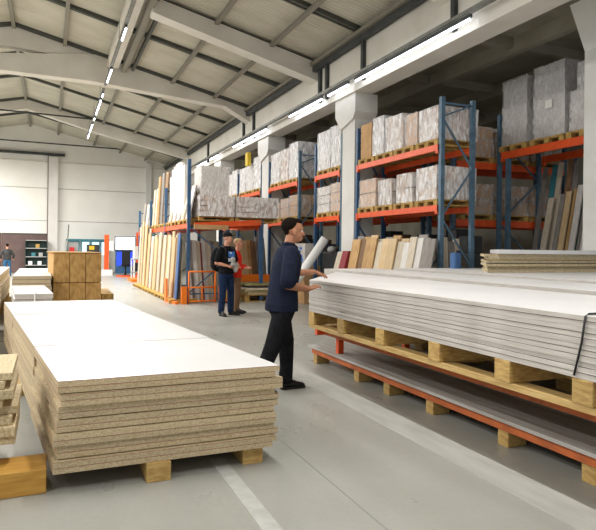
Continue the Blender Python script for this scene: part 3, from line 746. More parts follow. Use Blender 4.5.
# ------------------------------------------------------------------ leaning boards
def lean_x(y, w, h, x0, dx, th, m, label, group, z0=.0, cat='board'):
    """board with its face to -X, foot at x0, leaning towards +X by dx"""
    L = math.sqrt(h*h+dx*dx); nx, nz = h/L, -dx/L
    P = [(x0, z0), (x0+th*nx, z0+0), (x0+dx+th*nx, z0+h), (x0+dx, z0+h)]
    o = MB().prism([(a, b) for a, b in P], 'y', y, y+w, m).build('leaning_board')
    return tag(o, label, cat, group)
def lean_y(x, w, h, y0, dy, th, m, label, group, z0=0, slant=0, cat='board'):
    """board with its face to -Y, leaning back, top shifted sideways by slant"""
    mb = MB().hexa([(x, y0, z0), (x+w, y0, z0), (x+w, y0+th, z0), (x, y0+th, z0), (x+slant, y0+dy, z0+h), (x+w+slant, y0+dy, z0+h), (x+w+slant, y0+dy+th, z0+h), (x+slant, y0+dy+th, z0+h)], m)
    return tag(mb.build('leaning_board'), label, cat, group)
# under nearest rack
kinds = [('greyb', 'grey'), ('greyb', 'grey'), ('paleb', 'pale'), ('ash', 'pale ash'), ('paleb', 'off-white'), ('ash', 'ash'), ('beech', 'pale beech'), ('beech', 'beech'), ('ash', 'greyish ash'), ('oak', 'oak'), ('oak', 'brown oak'), ('walnut', 'darker oak'), ('oak', 'wide oak')]
y = 8.4; k = 0
hs = [1.6, 1.62, 1.62, 1.64, 1.54, 1.56, 1.62, 1.62, 1.56, 1.64, 1.64, 1.62, 1.62]
ws = [w_*.74 for w_ in (.26, .26, .26, .28, .3, .32, .4, .32, .3, .3, .3, .3, .5)]
for k in range(13):
    lean_x(y, ws[k]-.008, hs[k]+.06, 5.88+(k % 3)*.012, .34, .028, kinds[k][0], '%s board leaning under the nearest rack, %s from its end frame' % (kinds[k][1], ORD[k].replace('topmost', 'first')), 'boards leaning under the nearest rack')
    y += ws[k]
for k in range(9):
    lean_x(8.75+k*.29, .27, 1.72+U(-.05, .05), 6.02, .28, .03, ['greyb', 'ash', 'beech', 'oak'][k % 4], 'back-row board leaning under the nearest rack, %s from its end frame' % ORD[k].replace('topmost', 'first'), 'back row of boards leaning under the nearest rack')
lean_x(11.46, .26, 1.42, 5.72, .4, .1, 'redb', 'dark red board leaning at the foot of the tall column', None)
lean_x(11.72, .4, 1.4, 5.8, .4, .05, 'ash', 'beige board leaning between the red board and the white roll', None)
mb = MB().tube([(5.25, 13.3, .1), (6.22, 12.85, 1.72)], .11, 'whitep', 14)
tag(mb.build('white_roll'), 'white roll leaning beside the tall column behind the worker', 'roll')
bx = empty('white_carton', (6.3, 14.6, .9), 'white carton with blue print beneath the rack behind the worker', 'carton')
MB().box((6.2, 14.05, 1.0), (6.6, 14.75, 1.6), 'carton_w').build('box_body', parent=bx, bevel=.008)
mb = MB()
for a, b, c, d in ((14.2, 14.3, 1.15, 1.3), (14.32, 14.4, 1.2, 1.42), (14.22, 14.4, 1.44, 1.5), (14.14, 14.2, 1.1, 1.2)): mb.box((6.193, a, c), (6.199, b, d), 'print_b')
mb.build('blue_print', parent=bx)
tag(MB().box((6.15, 14.0, .6), (6.65, 14.8, .998), 'card').build('carton', bevel=.008), 'brown carton under the white carton behind the worker', 'carton')
tag(MB().box((6.15, 13.95, 0), (6.7, 14.82, .598), 'card').build('carton', bevel=.008), 'lowest brown carton of the pile under the white carton', 'carton')
for k in range(4):
    lean_y(6.5+k*.135, .13, [1.66, 1.7, 1.62, 1.68][k], 8.64+.03*(k % 2), .12, .03, ['greyb', 'ash', 'greyb', 'ash'][k], '%s board standing inside the end frame of the nearest rack, %s from the left' % (['grey', 'beige'][k % 2], ORD[k].replace('topmost', 'first')), 'boards inside the end frame of the nearest rack')
# dark filler boxes added on a low shelf to deepen the dim bays
random.seed(11)
for k in range(25):
    y = 8.8+k*.34
    if 11.6 < y < 12.4 or 13.9 < y < 14.9: continue
    h = U(.2, .5)
    tag(MB().box((7.24, y, 1.4), (7.6, y+U(.2, .32), 1.4+h), ['darkc', 'black', 'dsteel', 'walnut'][k % 4]).build('dark_filler', bevel=.01), 'dark box added to deepen the dim shelf under the right-hand racks', 'crate', 'dark filler boxes under the right-hand racks')
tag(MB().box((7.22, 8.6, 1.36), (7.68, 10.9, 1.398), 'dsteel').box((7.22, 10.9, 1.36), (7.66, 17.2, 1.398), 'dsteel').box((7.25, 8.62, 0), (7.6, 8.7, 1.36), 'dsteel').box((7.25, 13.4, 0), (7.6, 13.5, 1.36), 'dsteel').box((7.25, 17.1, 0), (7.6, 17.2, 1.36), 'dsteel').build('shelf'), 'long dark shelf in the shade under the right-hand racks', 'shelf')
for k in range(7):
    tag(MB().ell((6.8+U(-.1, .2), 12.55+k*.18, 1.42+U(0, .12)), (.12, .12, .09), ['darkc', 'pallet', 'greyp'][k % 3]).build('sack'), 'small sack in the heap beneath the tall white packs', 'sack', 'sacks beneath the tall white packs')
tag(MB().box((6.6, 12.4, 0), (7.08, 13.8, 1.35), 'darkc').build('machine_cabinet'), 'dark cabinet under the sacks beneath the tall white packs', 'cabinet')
bn = empty('blue_canister', (7.0, 8.2, 1.13), 'blue canister with a black cap beside the chipboard bundle', 'canister')
MB().box((6.28, 7.95, 1.13), (6.42, 8.1, 1.42), 'blueb').build('body', parent=bn, bevel=.02)
MB().tube([(6.38, 8.0, 1.42), (6.38, 8.0, 1.46)], .03, 'black').build('cap', parent=bn)
# boards leaning in right rack
random.seed(5)
for k in range(8):
    h = [2.55, 2.6, 2.6, 2.65, 2.7, 2.75, 2.75, 2.8, 2.8][k]
    m = ['ash', 'ash', 'greyb', 'beech', 'oak', 'paleb', 'greyb', 'paleb', 'paleb'][k]
    lean_x(8.72-k*.135, [.14, .03, .11, .13, .05, .13, .05, .13][k], h, 8.78+(k % 2)*.03, .55, .03, m, '%s board leaning in the far right rack, %s from the left' % ({'ash': 'beige', 'greyb': 'dark grey', 'beech': 'pale beech', 'oak': 'brown', 'paleb': 'white'}[m], ORD[k].replace('topmost', 'first')), 'boards leaning in the far right rack')
for k in range(9):
    lean_x(9.1-k*.2, .12, 3.1+U(-.1, .25), 9.0+(k % 2)*.05, .55, .03, ['greyb', 'teal', 'ash', 'walnut'][k % 4], 'taller shaded board behind those leaning in the far right rack, %s from the left' % ORD[k].replace('topmost', 'first'), 'taller boards at the back of the far right rack')

# row A: floor level boards and upper boards
random.seed(3)
y = 15.1; k = 0
cols = ['blueb', 'oak', 'beech', 'beech', 'ash', 'beech', 'ash', 'beech', 'ash', 'ash', 'beech', 'beech', 'ash', 'paleb', 'beech', 'oak', 'beech', 'ash', 'beech', 'beech', 'ash', 'oak']
while y < 22.2:
    w = U(.26, .42); m = cols[k % len(cols)]
    h = 1.72+U(-.12, .12)
    if y > 20.5: h = 2.2+U(-.2, .1)
    lean_x(y, w-.004, h, 3.02+(k % 2)*.04, .1, .03, m, '%s board along the foot of the protruding rack, %s from near end' % ({'blueb': 'blue', 'oak': 'brown oak', 'beech': 'beech', 'ash': 'pale ash', 'paleb': 'white'}[m], ORD[k].replace('topmost', 'first') if k < 17 else (ORD+['eighteenth', 'nineteenth', 'twentieth', 'twenty-first', 'twenty-second', 'twenty-third', 'twenty-fourth', 'twenty-fifth', 'twenty-sixth'])[k]), 'boards on edge along the protruding rack', z0=.1)
    y += w; k += 1
for k in range(19):
    lean_x(15.2+k*.37, .36, 1.6+U(-.1, .12) if k < 14 else 2.0, 3.14, .06, .03, ['ash', 'beech', 'ash', 'paleb'][k % 4], 'board behind the first row along the protruding rack, %s from near end' % (ORD+['eighteenth', 'nineteenth'])[k].replace('topmost', 'first'), 'second row of boards along the protruding rack', z0=.1)
for k in range(6):
    a = 15.1+k*1.22
    p = MB(); 
    for q in range(3): p.box((2.85, a+q*.5, 0), (3.6, a+q*.5+.1, .075), 'pallet')
    p.box((2.87, a, .076), (3.6, a+1.12, .098), 'pine_y')
    tag(p.build('low_pallet'), 'low orange-edged pallet under the boards of the protruding rack, %s from its near corner' % ORD[k].replace('topmost', 'first'), 'pallet', 'low pallets along the protruding rack')
# upper level of row A
zz = 2.09
def up_stack(y0, y1, n_, h0, h1, ms, desc, ldx=.08):
    global_k = 0
    for k in range(n_):
        a = y0+(y1-y0)*k/n_; b = y0+(y1-y0)*(k+1)/n_
        m = ms[k % len(ms)]
        lean_x(a, b-a-.005, U(h0, h1), 3.32+(k % 2)*.05, ldx, .04, m, '%s, %s from its near end' % (desc, ORD[k].replace('topmost', 'first')), desc+' group', z0=zz+.12)
for k, (a, b) in enumerate(((15.05, 16.1), (16.15, 17.2), (17.25, 18.1), (18.3, 19.2), (19.25, 20.1), (20.15, 21), (21.2, 22.5), (22.6, 23.8))):
    make_pallet(3.28, 4.3, a, b, zz, 'pallet on the upper level of the protruding rack, %s from its near end' % ORD[k].replace('topmost', 'first'), 'pallets on the protruding rack', h=.118)
up_stack(15.15, 17.9, 9, .88, .95, ['carton_w', 'paleb', 'ash'], 'short pale board standing on the protruding rack', .2)
random.seed(9)
for k in range(7):
    a = 16.0+k*.3
    o = MB().box((3.4, a, zz+.12), (3.46+U(0, .05), a+.3, [3.75, 3.85, 3.9, 3.9, 3.85, 3.8, 3.6][k]), ['paleb', 'carton_w'][k % 2]).build('tall_board')
    tag(o, 'tall white wrapped board standing upright on the protruding rack, %s from its near end' % ORD[k].replace('topmost', 'first'), 'board', 'tall white boards on the protruding rack')
up_stack(18.35, 20.1, 5, 1.55, 1.75, ['walnut', 'oak', 'greyb'], 'tall brown board standing on the protruding rack')
up_stack(20.2, 21.0, 3, 1.2, 1.3, ['ash', 'beech'], 'medium beige board standing on the protruding rack')
up_stack(21.3, 23.7, 6, .8, .95, ['ash', 'greyb', 'paleb'], 'low board at the far end of the protruding rack')
# near end loads on the upper level facing the viewer
pack(3.5, 4.15, 15.0+.0, 15.04, 2.21, 2.3, 'card', None, 'flat carton lid lying at the near end of the protruding rack', None) if False else None
for k, (xa, xb, lb) in enumerate(((3.56, 4.5, 'low wrapped bundle of panels at the near end of the protruding rack, left one'), (4.54, 5.75, 'low wide wrapped bundle of panels over the cross rack, right one'))):
    pack(xa, xb, 14.9-.05, 15.85, 2.28, 2.83, 'card_p', 'wrap', lb, 'low wrapped bundles over the cross rack', split=4)
    make_pallet(xa, xb, 14.9, 15.9, 2.16, 'pallet under the low wrapped bundles of the cross rack, %s one' % ['left', 'right'][k], 'pallets on the cross rack')
pack(3.62, 4.4, 15.0, 15.8, 2.835, 3.62, 'carton_w', 'wrap_t', 'upright greyish wrapped panel pack on top of the low bundles at the near rack end', None, split=0)
tag(MB().box((3.4, 14.72, 1.93), (4.3, 14.8, 2.05), 'card').build('cardboard_sheet'), 'brown cardboard sheet hanging over the orange cross beam', 'cardboard')

# boards leaning facing the viewer under the cross rack (px 190..275)
random.seed(21)
x = 3.42
ms = ['paleb', 'greyb', 'paleb', 'ash', 'redb', 'paleb', 'ash', 'greyb', 'ash', 'beech', 'oak', 'beech', 'ash', 'beech', 'beech', 'oak', 'walnut', 'walnut', 'greyb', 'greyb', 'greyb']
k = 0
while x < 6.15:
    w = [.11, .08, .13, .12, .06, .12, .16, .12, .16, .14, .14, .16, .2, .2, .18, .14, .12, .1, .16, .18, .2][k]
    m = ms[k]
    yb = 15.3+(x-3.4)*.55
    lean_y(x, w-.012, 1.62+U(-.06, .1)+(.1 if k > 14 else 0), yb, .3, .05, m, 'narrow %s plank leaning under the cross rack, %s from the left' % ({'paleb': 'white', 'greyb': 'dark grey', 'ash': 'pale ash', 'redb': 'dark red', 'beech': 'beech', 'oak': 'oak', 'walnut': 'walnut'}[m], (ORD+['eighteenth', 'nineteenth', 'twentieth', 'twenty-first', 'twenty-second'])[k].replace('topmost', 'first')), 'planks leaning under the cross rack', slant=-.06)
    x += w; k += 1
    if k >= 21: break

# orange tubular cart and guard
ct = empty('orange_cart', (3.6, 14.7, 0), 'orange tubular guard frame standing in front of the planks', 'guard frame')
def ob(a, b, r=.022, nm='tube'): MB().tube([a, b], r, 'orange_y', 8).build(nm, parent=ct)
ob((3.3, 14.85, 0), (3.3, 14.85, .85), nm='post'); ob((4.02, 14.95, 0), (4.02, 14.95, .85), nm='post')
ob((3.3, 14.85, .83), (4.02, 14.95, .83), nm='rail'); ob((3.3, 14.85, .42), (4.02, 14.95, .42), nm='rail'); ob((3.3, 14.85, .06), (4.02, 14.95, .06), nm='rail')
ob((3.66, 14.9, .06), (3.66, 14.9, .42), nm='post')
g2 = empty('corner_guard', (3.15, 14.95, 0), 'bright orange corner guard at the near foot of the protruding rack', 'guard')
MB().box((3.1, 14.78, 0), (3.24, 14.86, .45), 'orange_y').build('upright_plate', parent=g2)
MB().box((2.86, 15.6, 0), (2.9, 15.9, .62), 'orange_y').build('upright_plate', parent=g2)
MB().bar((3.0, 14.82, .03), (2.88, 15.6, .03), .1, .06, 'orange_y').build('base_rail', parent=g2)
c3 = empty('orange_crate', (4.5, 15.2, 0), 'small orange crate between the guard frame and the man in the cap', 'crate')
MB().box((4.12, 14.7, .05), (4.5, 15.0, .45), 'orange_y').build('body', parent=c3, bevel=.01)
MB().box((4.14, 14.69, .12), (4.48, 14.699, .36), 'pine_y').build('side_panel', parent=c3)
# pallet of boards with tarp, orange end posts
pp = make_pallet(4.85, 6.0, 14.9, 15.9, 0, 'wooden pallet on the floor behind the man in the cap carrying board offcuts', None, h=.2)
for k in range(5):
    tag(MB().box((4.9+U(-.04, .04), 14.92+U(-.03, .03), .202+k*.06), (5.95, 15.85, .258+k*.06), ['chip_pale', 'tarp', 'ash', 'darkc', 'tarp'][k]).build('board_offcut'), 'offcut on the floor pallet behind the capped man, %s from the top' % ORD[4-k], 'board', 'offcuts on the floor pallet')
tag(MB().box((4.88, 15.9, .2), (5.9, 15.98, .7), 'orange_y').build('orange_screen'), 'orange screen standing behind the offcuts on the floor pallet', 'panel')
tag(MB().box((5.6, 14.82, .0), (5.68, 14.88, .62), 'orange_y').build('orange_post'), 'thin orange post in front of the floor pallet', 'post')

# ------------------------------------------------------------------ back of the hall
def at_px(): pass
k1 = empty('display_kiosk', (3.3, 30.5, 0), 'blue display kiosk with a bright screen at the end of the aisle', 'kiosk')
MB().box((3.05, 30.5, .1), (4.0, 30.8, 1.3), 'blue').build('cabinet', parent=k1)
MB().box((3.0, 30.42, 1.27), (4.0, 30.5, 1.98), 'black').build('screen_frame', parent=k1)
MB().box((3.04, 30.4, 1.31), (3.96, 30.419, 1.94), 'screen').build('screen', parent=k1)
MB().box((3.1, 30.47, .5), (3.95, 30.499, 1.2), 'screenb').build('lit_panel', parent=k1)
s2 = MB().box((4.35, 30.4, 0), (4.9, 30.7, 1.35), 'paleb').box((4.35, 30.35, 1.35), (5.0, 30.7, 2.1), 'teal').build('poster_stand')
tag(s2, 'pale stand with a teal head right of the kiosk', 'stand')
st = empty('orange_stand', (2.7, 30.6, 0), 'tall orange post stand left of the bright screen', 'stand')
MB().box((2.5, 30.5, .3), (2.72, 30.6, 2.05), 'orange').build('post', parent=st)
MB().box((2.35, 30.45, 0), (2.9, 30.65, .3), 'whitep').build('base', parent=st)
MB().box((2.73, 30.5, 1.25), (2.95, 30.55, 1.75), 'whitep').build('sign_panel', parent=st)
tag(MB().box((4.05, 30.5, 0), (4.15, 30.6, 2.2), 'orange').build('orange_post'), 'orange post right of the bright screen', 'post')
ch = empty('office_chair', (3.4, 29.3, 0), 'black high-backed chair in front of the bright kiosk', 'chair')
MB().box((3.2, 29.2, .5), (3.6, 29.6, .58), 'black').build('seat', parent=ch, bevel=.01)
MB().box((3.2, 29.15, .58), (3.6, 29.22, 1.25), 'black').build('backrest', parent=ch, bevel=.01)
MB().tube([(3.4, 29.4, .1), (3.4, 29.4, .5)], .04, 'black').build('column', parent=ch)
for q in range(4):
    a = q*PI/2+.4; MB().bar((3.4, 29.4, .08), (3.4+.28*math.cos(a), 29.4+.28*math.sin(a), .04), .04, .05, 'black').build('foot', parent=ch)
tag(MB().bar((3.0, 29.2, .04), (3.9, 28.1, .04), .12, .08, 'orange').build('floor_rail'), 'orange floor rail in front of the kiosk', 'rail')
tag(MB().box((3.1, 24.6, 0), (3.6, 26.0, .12), 'orange_y').build('orange_ramp'), 'low orange pallet end beyond the protruding rack', 'ramp')
# work table w/ boxes (px 129..148)
wt = empty('packing_table', (4.0, 27, 0), 'grey packing table with shelves beyond the protruding rack', 'table')
MB().box((3.45, 26.8, .88), (4.4, 27.8, .93), 'greyp').build('table_top', parent=wt)
MB().box((3.45, 26.8, .3), (4.4, 27.8, .34), 'greyp').build('shelf', parent=wt)
for x, y in ((3.48, 26.83), (4.37, 26.83), (3.48, 27.77), (4.37, 27.77)): MB().box((x-.03, y-.03, 0), (x+.03, y+.03, .88), 'whitep').build('leg', parent=wt)
for k, (a, b, h, m) in enumerate(((3.5, 3.85, .55, 'carton_w'), (3.9, 4.35, .4, 'card_p'))):
    tag(MB().box((a, 26.9, .931), (b, 27.5, .93+h), m).build('carton', bevel=.01), ['white', 'pale brown'][k]+' carton on the packing table', 'carton')
    tag(MB().box((a, 26.9, .341), (b, 27.5, .34+.4), ['darkc', 'paleb'][k]).build('carton', bevel=.01), ['dark', 'off-white'][k]+' box on the shelf of the packing table', 'box')
# office booth windows behind the brown pack
ob_ = empty('office_booth', (1.9, 33.5, 0), 'glazed office booth with lit windows behind the brown panel pack', 'booth')
MB().box((.8, 33.4, 0), (3.0, 34.3, 1.0), 'wallw').build('lower_wall', parent=ob_)
MB().box((.8, 33.35, 1.75), (3.0, 34.3, 1.85), 'teal').build('roof_edge', parent=ob_)
for q, (a, b) in enumerate(((.85, 1.45), (1.55, 2.0), (2.05, 2.5), (2.55, 2.95))):
    w = MB().box((a, 33.4, 1.0), (a+.04, 33.5, 1.75), 'teal').box((b-.04, 33.4, 1.0), (b, 33.5, 1.75), 'teal').box((a, 33.4, 1.7), (b, 33.5, 1.75), 'teal').build('window_frame', parent=ob_)
    MB().box((a+.04, 33.45, 1.0), (b-.04, 33.47, 1.7), 'winb' if q else 'greyp').build('pane', parent=w)
tag(MB().box((.95, 33.1, 0), (1.2, 33.3, 1.4), 'redp').build('red_cabinet'), 'red box in front of the first booth window', 'box')
tag(MB().tube([(.75, 33.0, 0), (.9, 33.0, 2.6)], .03, 'steel').build('metal_pole'), 'thin grey pole leaning against the end wall column', 'pole')
fk = empty('yellow_machine', (2.2, 31, 0), 'dark machine with a yellow emblem behind the brown panel pack', 'machine')
MB().box((1.75, 31.6, 0), (2.35, 32.2, 1.55), 'darkc').build('body', parent=fk, bevel=.03)
MB().box((1.85, 31.58, 1.28), (2.1, 31.6, 1.48), 'yel').build('emblem', parent=fk)
# shelf cabinet
sc = empty('steel_shelf_unit', (-.7, 33.6, 0), 'dark green shelf unit holding white items in front of the brown doors', 'shelf unit')
MB().box((-1.2, 34.0, 0), (-.15, 34.05, 1.75), 'green').build('back_panel', parent=sc)
for x in (-1.2, -.17): MB().box((x, 33.6, 0), (x+.03, 34.0, 1.75), 'green').build('side_panel', parent=sc)
for z in (.4, .85, 1.3, 1.72): MB().box((-1.17, 33.6, z), (-.17, 34.0, z+.04), 'greyp').build('shelf', parent=sc)
for k, (x, z) in enumerate(((-.95, .441), (-.5, .441), (-.8, .891), (-.45, .891), (-.6, 1.341))):
    tag(MB().box((x-.1, 33.65, z), (x+.1, 33.9, z+.2), ['whitep', 'whitep', 'teal', 'greyp', 'pallet'][k]).build('storage_box', bevel=.01), 'storage box on the dark green shelf unit, %s' % ['bottom left', 'bottom right', 'middle left', 'middle right', 'on top shelf'][k], 'box')

# ------------------------------------------------------------------ people
def remesh(mb, name, parent, vox, smooth=3, fac=.5, mats=None):
    o = mb.build(name, parent=parent)
    md = o.modifiers.new('r', 'REMESH'); md.mode = 'VOXEL'; md.voxel_size = vox; md.use_smooth_shade = True
    sm = o.modifiers.new('s', 'SMOOTH'); sm.factor = fac; sm.iterations = smooth
    dg = bpy.context.evaluated_depsgraph_get(); dg.update()
    me = bpy.data.meshes.new_from_object(o.evaluated_get(dg)); o.modifiers.clear()
    old = o.data; o.data = me
    for p in me.polygons: p.use_smooth = True
    if not me.materials:
        for m in old.materials: me.materials.append(m)
    return o
class Fig:
    """local frame: f forward, l left, u up"""
    def __init__(s, root, yaw, sc=1):
        s.o = V(root.location); s.t = root
        s.F = V((math.cos(yaw), math.sin(yaw), 0)); s.L = V((-math.sin(yaw), math.cos(yaw), 0)); s.Z = V((0, 0, 1)); s.k = sc
    def p(s, q): return s.o+(s.F*q[0]+s.L*q[1]+s.Z*q[2])*s.k
    def d(s, q): return (s.F*q[0]+s.L*q[1]+s.Z*q[2])*s.k
    def limb(s, mb, pts, rad, m):
        P = [s.p(q) for q in pts]; r = [x*s.k for x in rad]
        PP, RR = [], []
        for a in range(len(P)-1):
            for j in range(4): PP.append(P[a].lerp(P[a+1], j/4)); RR.append(r[a]+(r[a+1]-r[a])*j/4)
        PP.append(P[-1]); RR.append(r[-1])
        mb.tube(PP, RR, m, 14)
        for q, x in zip(P, r): mb.ell(q, (x, x, x), m, seg=12)
    def torso(s, mb, rings, m):
        R = []
        for f, l, u, rf, rl in rings: R.append((s.p((f, l, u)), s.d((rf, 0, 0)), s.d((0, rl, 0))))
        mb.loft(R, m, 22)
    def basis(s): return Matrix((s.F, s.L, s.Z)).transposed()
    def E(s, mb, c, r, m, tilt=None, seg=16):
        rot = s.basis()
        if tilt: rot = rot @ tilt
        mb.ell(s.p(c), [x*s.k for x in r], m, rot=rot, seg=seg)
def hand(fg, mb, wrist, dirv, normal, thumb, m, curl=.35, spread=.12, sc=1.0):
    """vectors in local frame; normal = out of the palm; thumb = side of the thumb"""
    w = V(wrist); d = V(dirv).normalized(); nn = V(normal); nn = (nn-d*nn.dot(d)).normalized(); t = V(thumb); t = (t-d*t.dot(d)-nn*t.dot(nn)).normalized()
    def P(a, b, c): return tuple(w+(d*a+t*b+nn*c)*sc)
    rings = []
    for a, hw, ht in ((-.01, .024, .021), (.015, .03, .02), (.05, .04, .017), (.085, .041, .013), (.098, .036, .01)):
        rings.append((fg.p(P(a, 0, 0)), fg.d(tuple(t*hw*sc)), fg.d(tuple(nn*ht*sc))))
    mb.loft(rings, m, 14)
    for k, (b, L) in enumerate(((.03, .07), (.01, .078), (-.011, .072), (-.03, .056))):
        a0 = .088-(.006 if k in (0, 3) else 0)
        ang = (.5-k/3)*spread*2; c = curl*(1+.12*k)
        pts = [P(a0-.03, b*.9, 0), P(a0, b, 0)]; pos = V((a0, b, 0)); th = c*.4
        for q, fr_ in enumerate((.45, .3, .25)):
            pos = pos+V((math.cos(th)*math.cos(ang), math.sin(ang), math.sin(th)))*L*fr_
            pts.append(P(pos.x, pos.y, pos.z)); th += c
        fg.limb(mb, pts, [.0095*sc, .0098*sc, .009*sc, .0082*sc, .0072*sc], m)
    fg.limb(mb, [P(.012, .02, .002), P(.04, .045, .012), P(.066, .058, .02), P(.088, .062, .024)], [.014*sc, .0125*sc, .0105*sc, .0085*sc], m)
def head(fg, mb, c, m, turn=0, sc=1.0):
    """c = centre of the head; returns transform function"""
    ct, st = math.cos(turn), math.sin(turn)
    T = Matrix.Rotation(turn, 3, 'Z')
    def q(f, l, u): return (c[0]+(f*ct-l*st)*sc, c[1]+(f*st+l*ct)*sc, c[2]+u*sc)
    def E(p, r): fg.E(mb, q(*p), [x*sc for x in r], m, tilt=T)
    E((-.008, 0, .03), (.098, .076, .09)); E((.022, 0, -.03), (.066, .058, .08)); E((.045, 0, -.082), (.034, .034, .028))
    E((.0, .0, -.05), (.06, .055, .055))
    E((.093, 0, -.018), (.016, .011, .024)); E((.101, 0, -.034), (.013, .014, .010)); E((.082, 0, .022), (.014, .05, .012))
    E((.076, .03, -.02), (.02, .02, .018)); E((.076, -.03, -.02), (.02, .02, .018))
    E((.083, 0, -.058), (.01, .022, .0065)); E((.08, 0, -.068), (.01, .02, .0065))
    for sgn in (1, -1):
        E((-.005, sgn*.078, -.012), (.018, .009, .03)); E((-.003, sgn*.08, -.03), (.01, .007, .012))
    return q, T
def face(fg, parent, q, T, sc=1.0, brow='hair', lips=True):
    for sgn in (1, -1):
        mb = MB(); fg.E(mb, q(.072, sgn*.031, .002), (.0125*sc, .0135*sc, .0095*sc), 'eyew', tilt=T, seg=12)
        e = mb.build('eye', parent=parent)
        mb = MB(); fg.E(mb, q(.082, sgn*.031, .002), (.004*sc, .006*sc, .006*sc), 'eyeb', tilt=T, seg=10); mb.build('iris', parent=e)
        mb = MB(); fg.E(mb, q(.089, sgn*.03, .021), (.007*sc, .02*sc, .004*sc), brow, tilt=T, seg=10); mb.build('eyebrow', parent=parent)
    if lips:
        mb = MB(); fg.E(mb, q(.089, 0, -.063), (.006*sc, .019*sc, .006*sc), 'lip', tilt=T, seg=10); mb.build('lips', parent=parent)
def hair_cap(fg, parent, q, T, m, sc=1.0, name='hair'):
    mb = MB()
    fg.E(mb, q(-.034, 0, .054), (.09*sc, .08*sc, .08*sc), m, tilt=T, seg=24)
    fg.E(mb, q(-.05, 0, .012), (.05*sc, .062*sc, .056*sc), m, tilt=T, seg=20)
    fg.E(mb, q(.018, 0, .09), (.062*sc, .06*sc, .036*sc), m, tilt=T, seg=20)
    return remesh(mb, name, parent, .006, 2)
def shoe(fg, parent, heel, toe_dir, m='leather'):
    a = V(heel); d = V(toe_dir).normalized(); sd = V((-d.y, d.x, 0))
    mb = MB(); R = []
    for x, hw, z0, z1 in ((-.045, .02, .02, .06), (-.035, .034, .012, .1), (0, .038, .012, .125), (.05, .038, .012, .115), (.1, .042, .012, .085), (.16, .047, .012, .065), (.2, .04, .014, .055), (.222, .02, .02, .04)):
        cz = (z0+z1)/2; R.append((fg.p(tuple(a+d*x+V((0, 0, cz)))), fg.d(tuple(sd*hw)), fg.d((0, 0, (z1-z0)/2))))
    mb.loft(R, m, 14)
    mb.tube([fg.p(tuple(a+V((0, 0, .06)))), fg.p(tuple(a+V((0, 0, .15))))], [.044*fg.k, .047*fg.k], m, 14)
    o = remesh(mb, 'shoe', parent, .006, 2)
    mb = MB(); P = []
    for x, hw in ((-.05, .025), (-.03, .04), (.05, .04), (.12, .048), (.18, .047), (.22, .03)): P.append((x, hw))
    pts = [tuple(a+d*x+sd*w) for x, w in P]+[tuple(a+d*x-sd*w) for x, w in P[::-1]]
    w2 = [fg.p(p) for p in pts]
    z0 = fg.p((0, 0, a.z+.002)).z; z1 = fg.p((0, 0, a.z+.022)).z
    mb.prism([(p.x, p.y) for p in w2], 'z', z0, z1, 'sole').build('sole', parent=o)
    mb = MB()
    for j in range(4):
        x = .05+j*.022; zt = .112-j*.012
        mb.tube([fg.p(tuple(a+d*x+sd*.022+V((0, 0, zt)))), fg.p(tuple(a+d*(x+.005)+V((0, 0, zt+.008)))), fg.p(tuple(a+d*x-sd*.022+V((0, 0, zt))))], .003, 'greyp', 6)
    mb.build('laces', parent=o)
    return o

# --- near worker in navy polo
pr = empty('person', (2.17, 5.46, 0), 'person in navy polo shirt and black trousers, both hands on the right board stack', 'person')
fg = Fig(pr, math.radians(2), 1.0)
mb = MB()
LF = 0.10    # torso forward offset
fg.torso(mb, [(.0, 0, .86, .1, .14), (.0, 0, 1.0, .105, .15), (.03, 0, 1.15, .1, .145), (.06, 0, 1.3, .11, .165), (.06, 0, 1.4, .1, .17), (.055, 0, 1.46, .07, .12), (.06, 0, 1.5, .055, .065)], 'skin')
fg.limb(mb, [(.06, 0, 1.45), (.085, 0, 1.56)], [.06, .055], 'skin')
hc = (.115, 0, 1.63)
q, T = head(fg, mb, hc, 'skin', turn=-.22, sc=1.07)
# right arm (camera side): down to elbow, forearm forward to the board edge
RS, RE, RW = (.02, -.175, 1.4), (-.05, -.24, 1.1), (.24, -.11, 1.045)
LS, LE, LW = (.08, .175, 1.4), (.28, .3, 1.19), (.53, .34, 1.2)
fg.limb(mb, [RS, RE], [.045, .045], 'skin'); fg.limb(mb, [RE, (.1, -.175, 1.07), RW], [.046, .042, .028], 'skin')
fg.limb(mb, [LS, LE], [.045, .042], 'skin'); fg.limb(mb, [LE, LW], [.042, .027], 'skin')
hand(fg, mb, (.25, -.105, 1.045), (.88, .25, .28), (0, .25, -1), (0, 1, 0), 'skin', curl=.3)
hand(fg, mb, (.54, .342, 1.2), (.95, .06, -.3), (0, 0, -1), (0, -1, 0), 'skin', curl=.3, spread=.25)
LH, LK, LA = (.0, .09, .9), (.09, .1, .5), (.085, .09, .1)
RH, RK, RA = (-.01, -.09, .9), (-.13, -.085, .5), (-.31, -.075, .1)
for a, b, c in ((LH, LK, LA), (RH, RK, RA)): fg.limb(mb, [a, b, c], [.075, .05, .037], 'skin')
body = remesh(mb, 'body', pr, .0065, 2, .45)
face(fg, pr, q, T, sc=1.07)
hair_cap(fg, pr, q, T, 'hair', sc=1.07)
mb = MB(); fg.E(mb, q(.055, 0, -.098), (.03, .028, .016), 'hair', tilt=T); fg.E(mb, q(.086, 0, -.048), (.008, .02, .004), 'hair', tilt=T)
remesh(mb, 'beard', pr, .005, 2)
mb = MB()
fg.torso(mb, [(-.01, 0, .825, .162, .206), (-.01, 0, .9, .162, .203), (-.005, 0, .95, .157, .195), (.0, 0, 1.0, .15, .182), (.01, 0, 1.1, .145, .178), (.03, 0, 1.2, .142, .185), (.045, 0, 1.3, .14, .2), (.05, 0, 1.38, .125, .205), (.05, 0, 1.43, .105, .185), (.055, 0, 1.475, .075, .11), (.065, 0, 1.495, .062, .072)], 'navy')
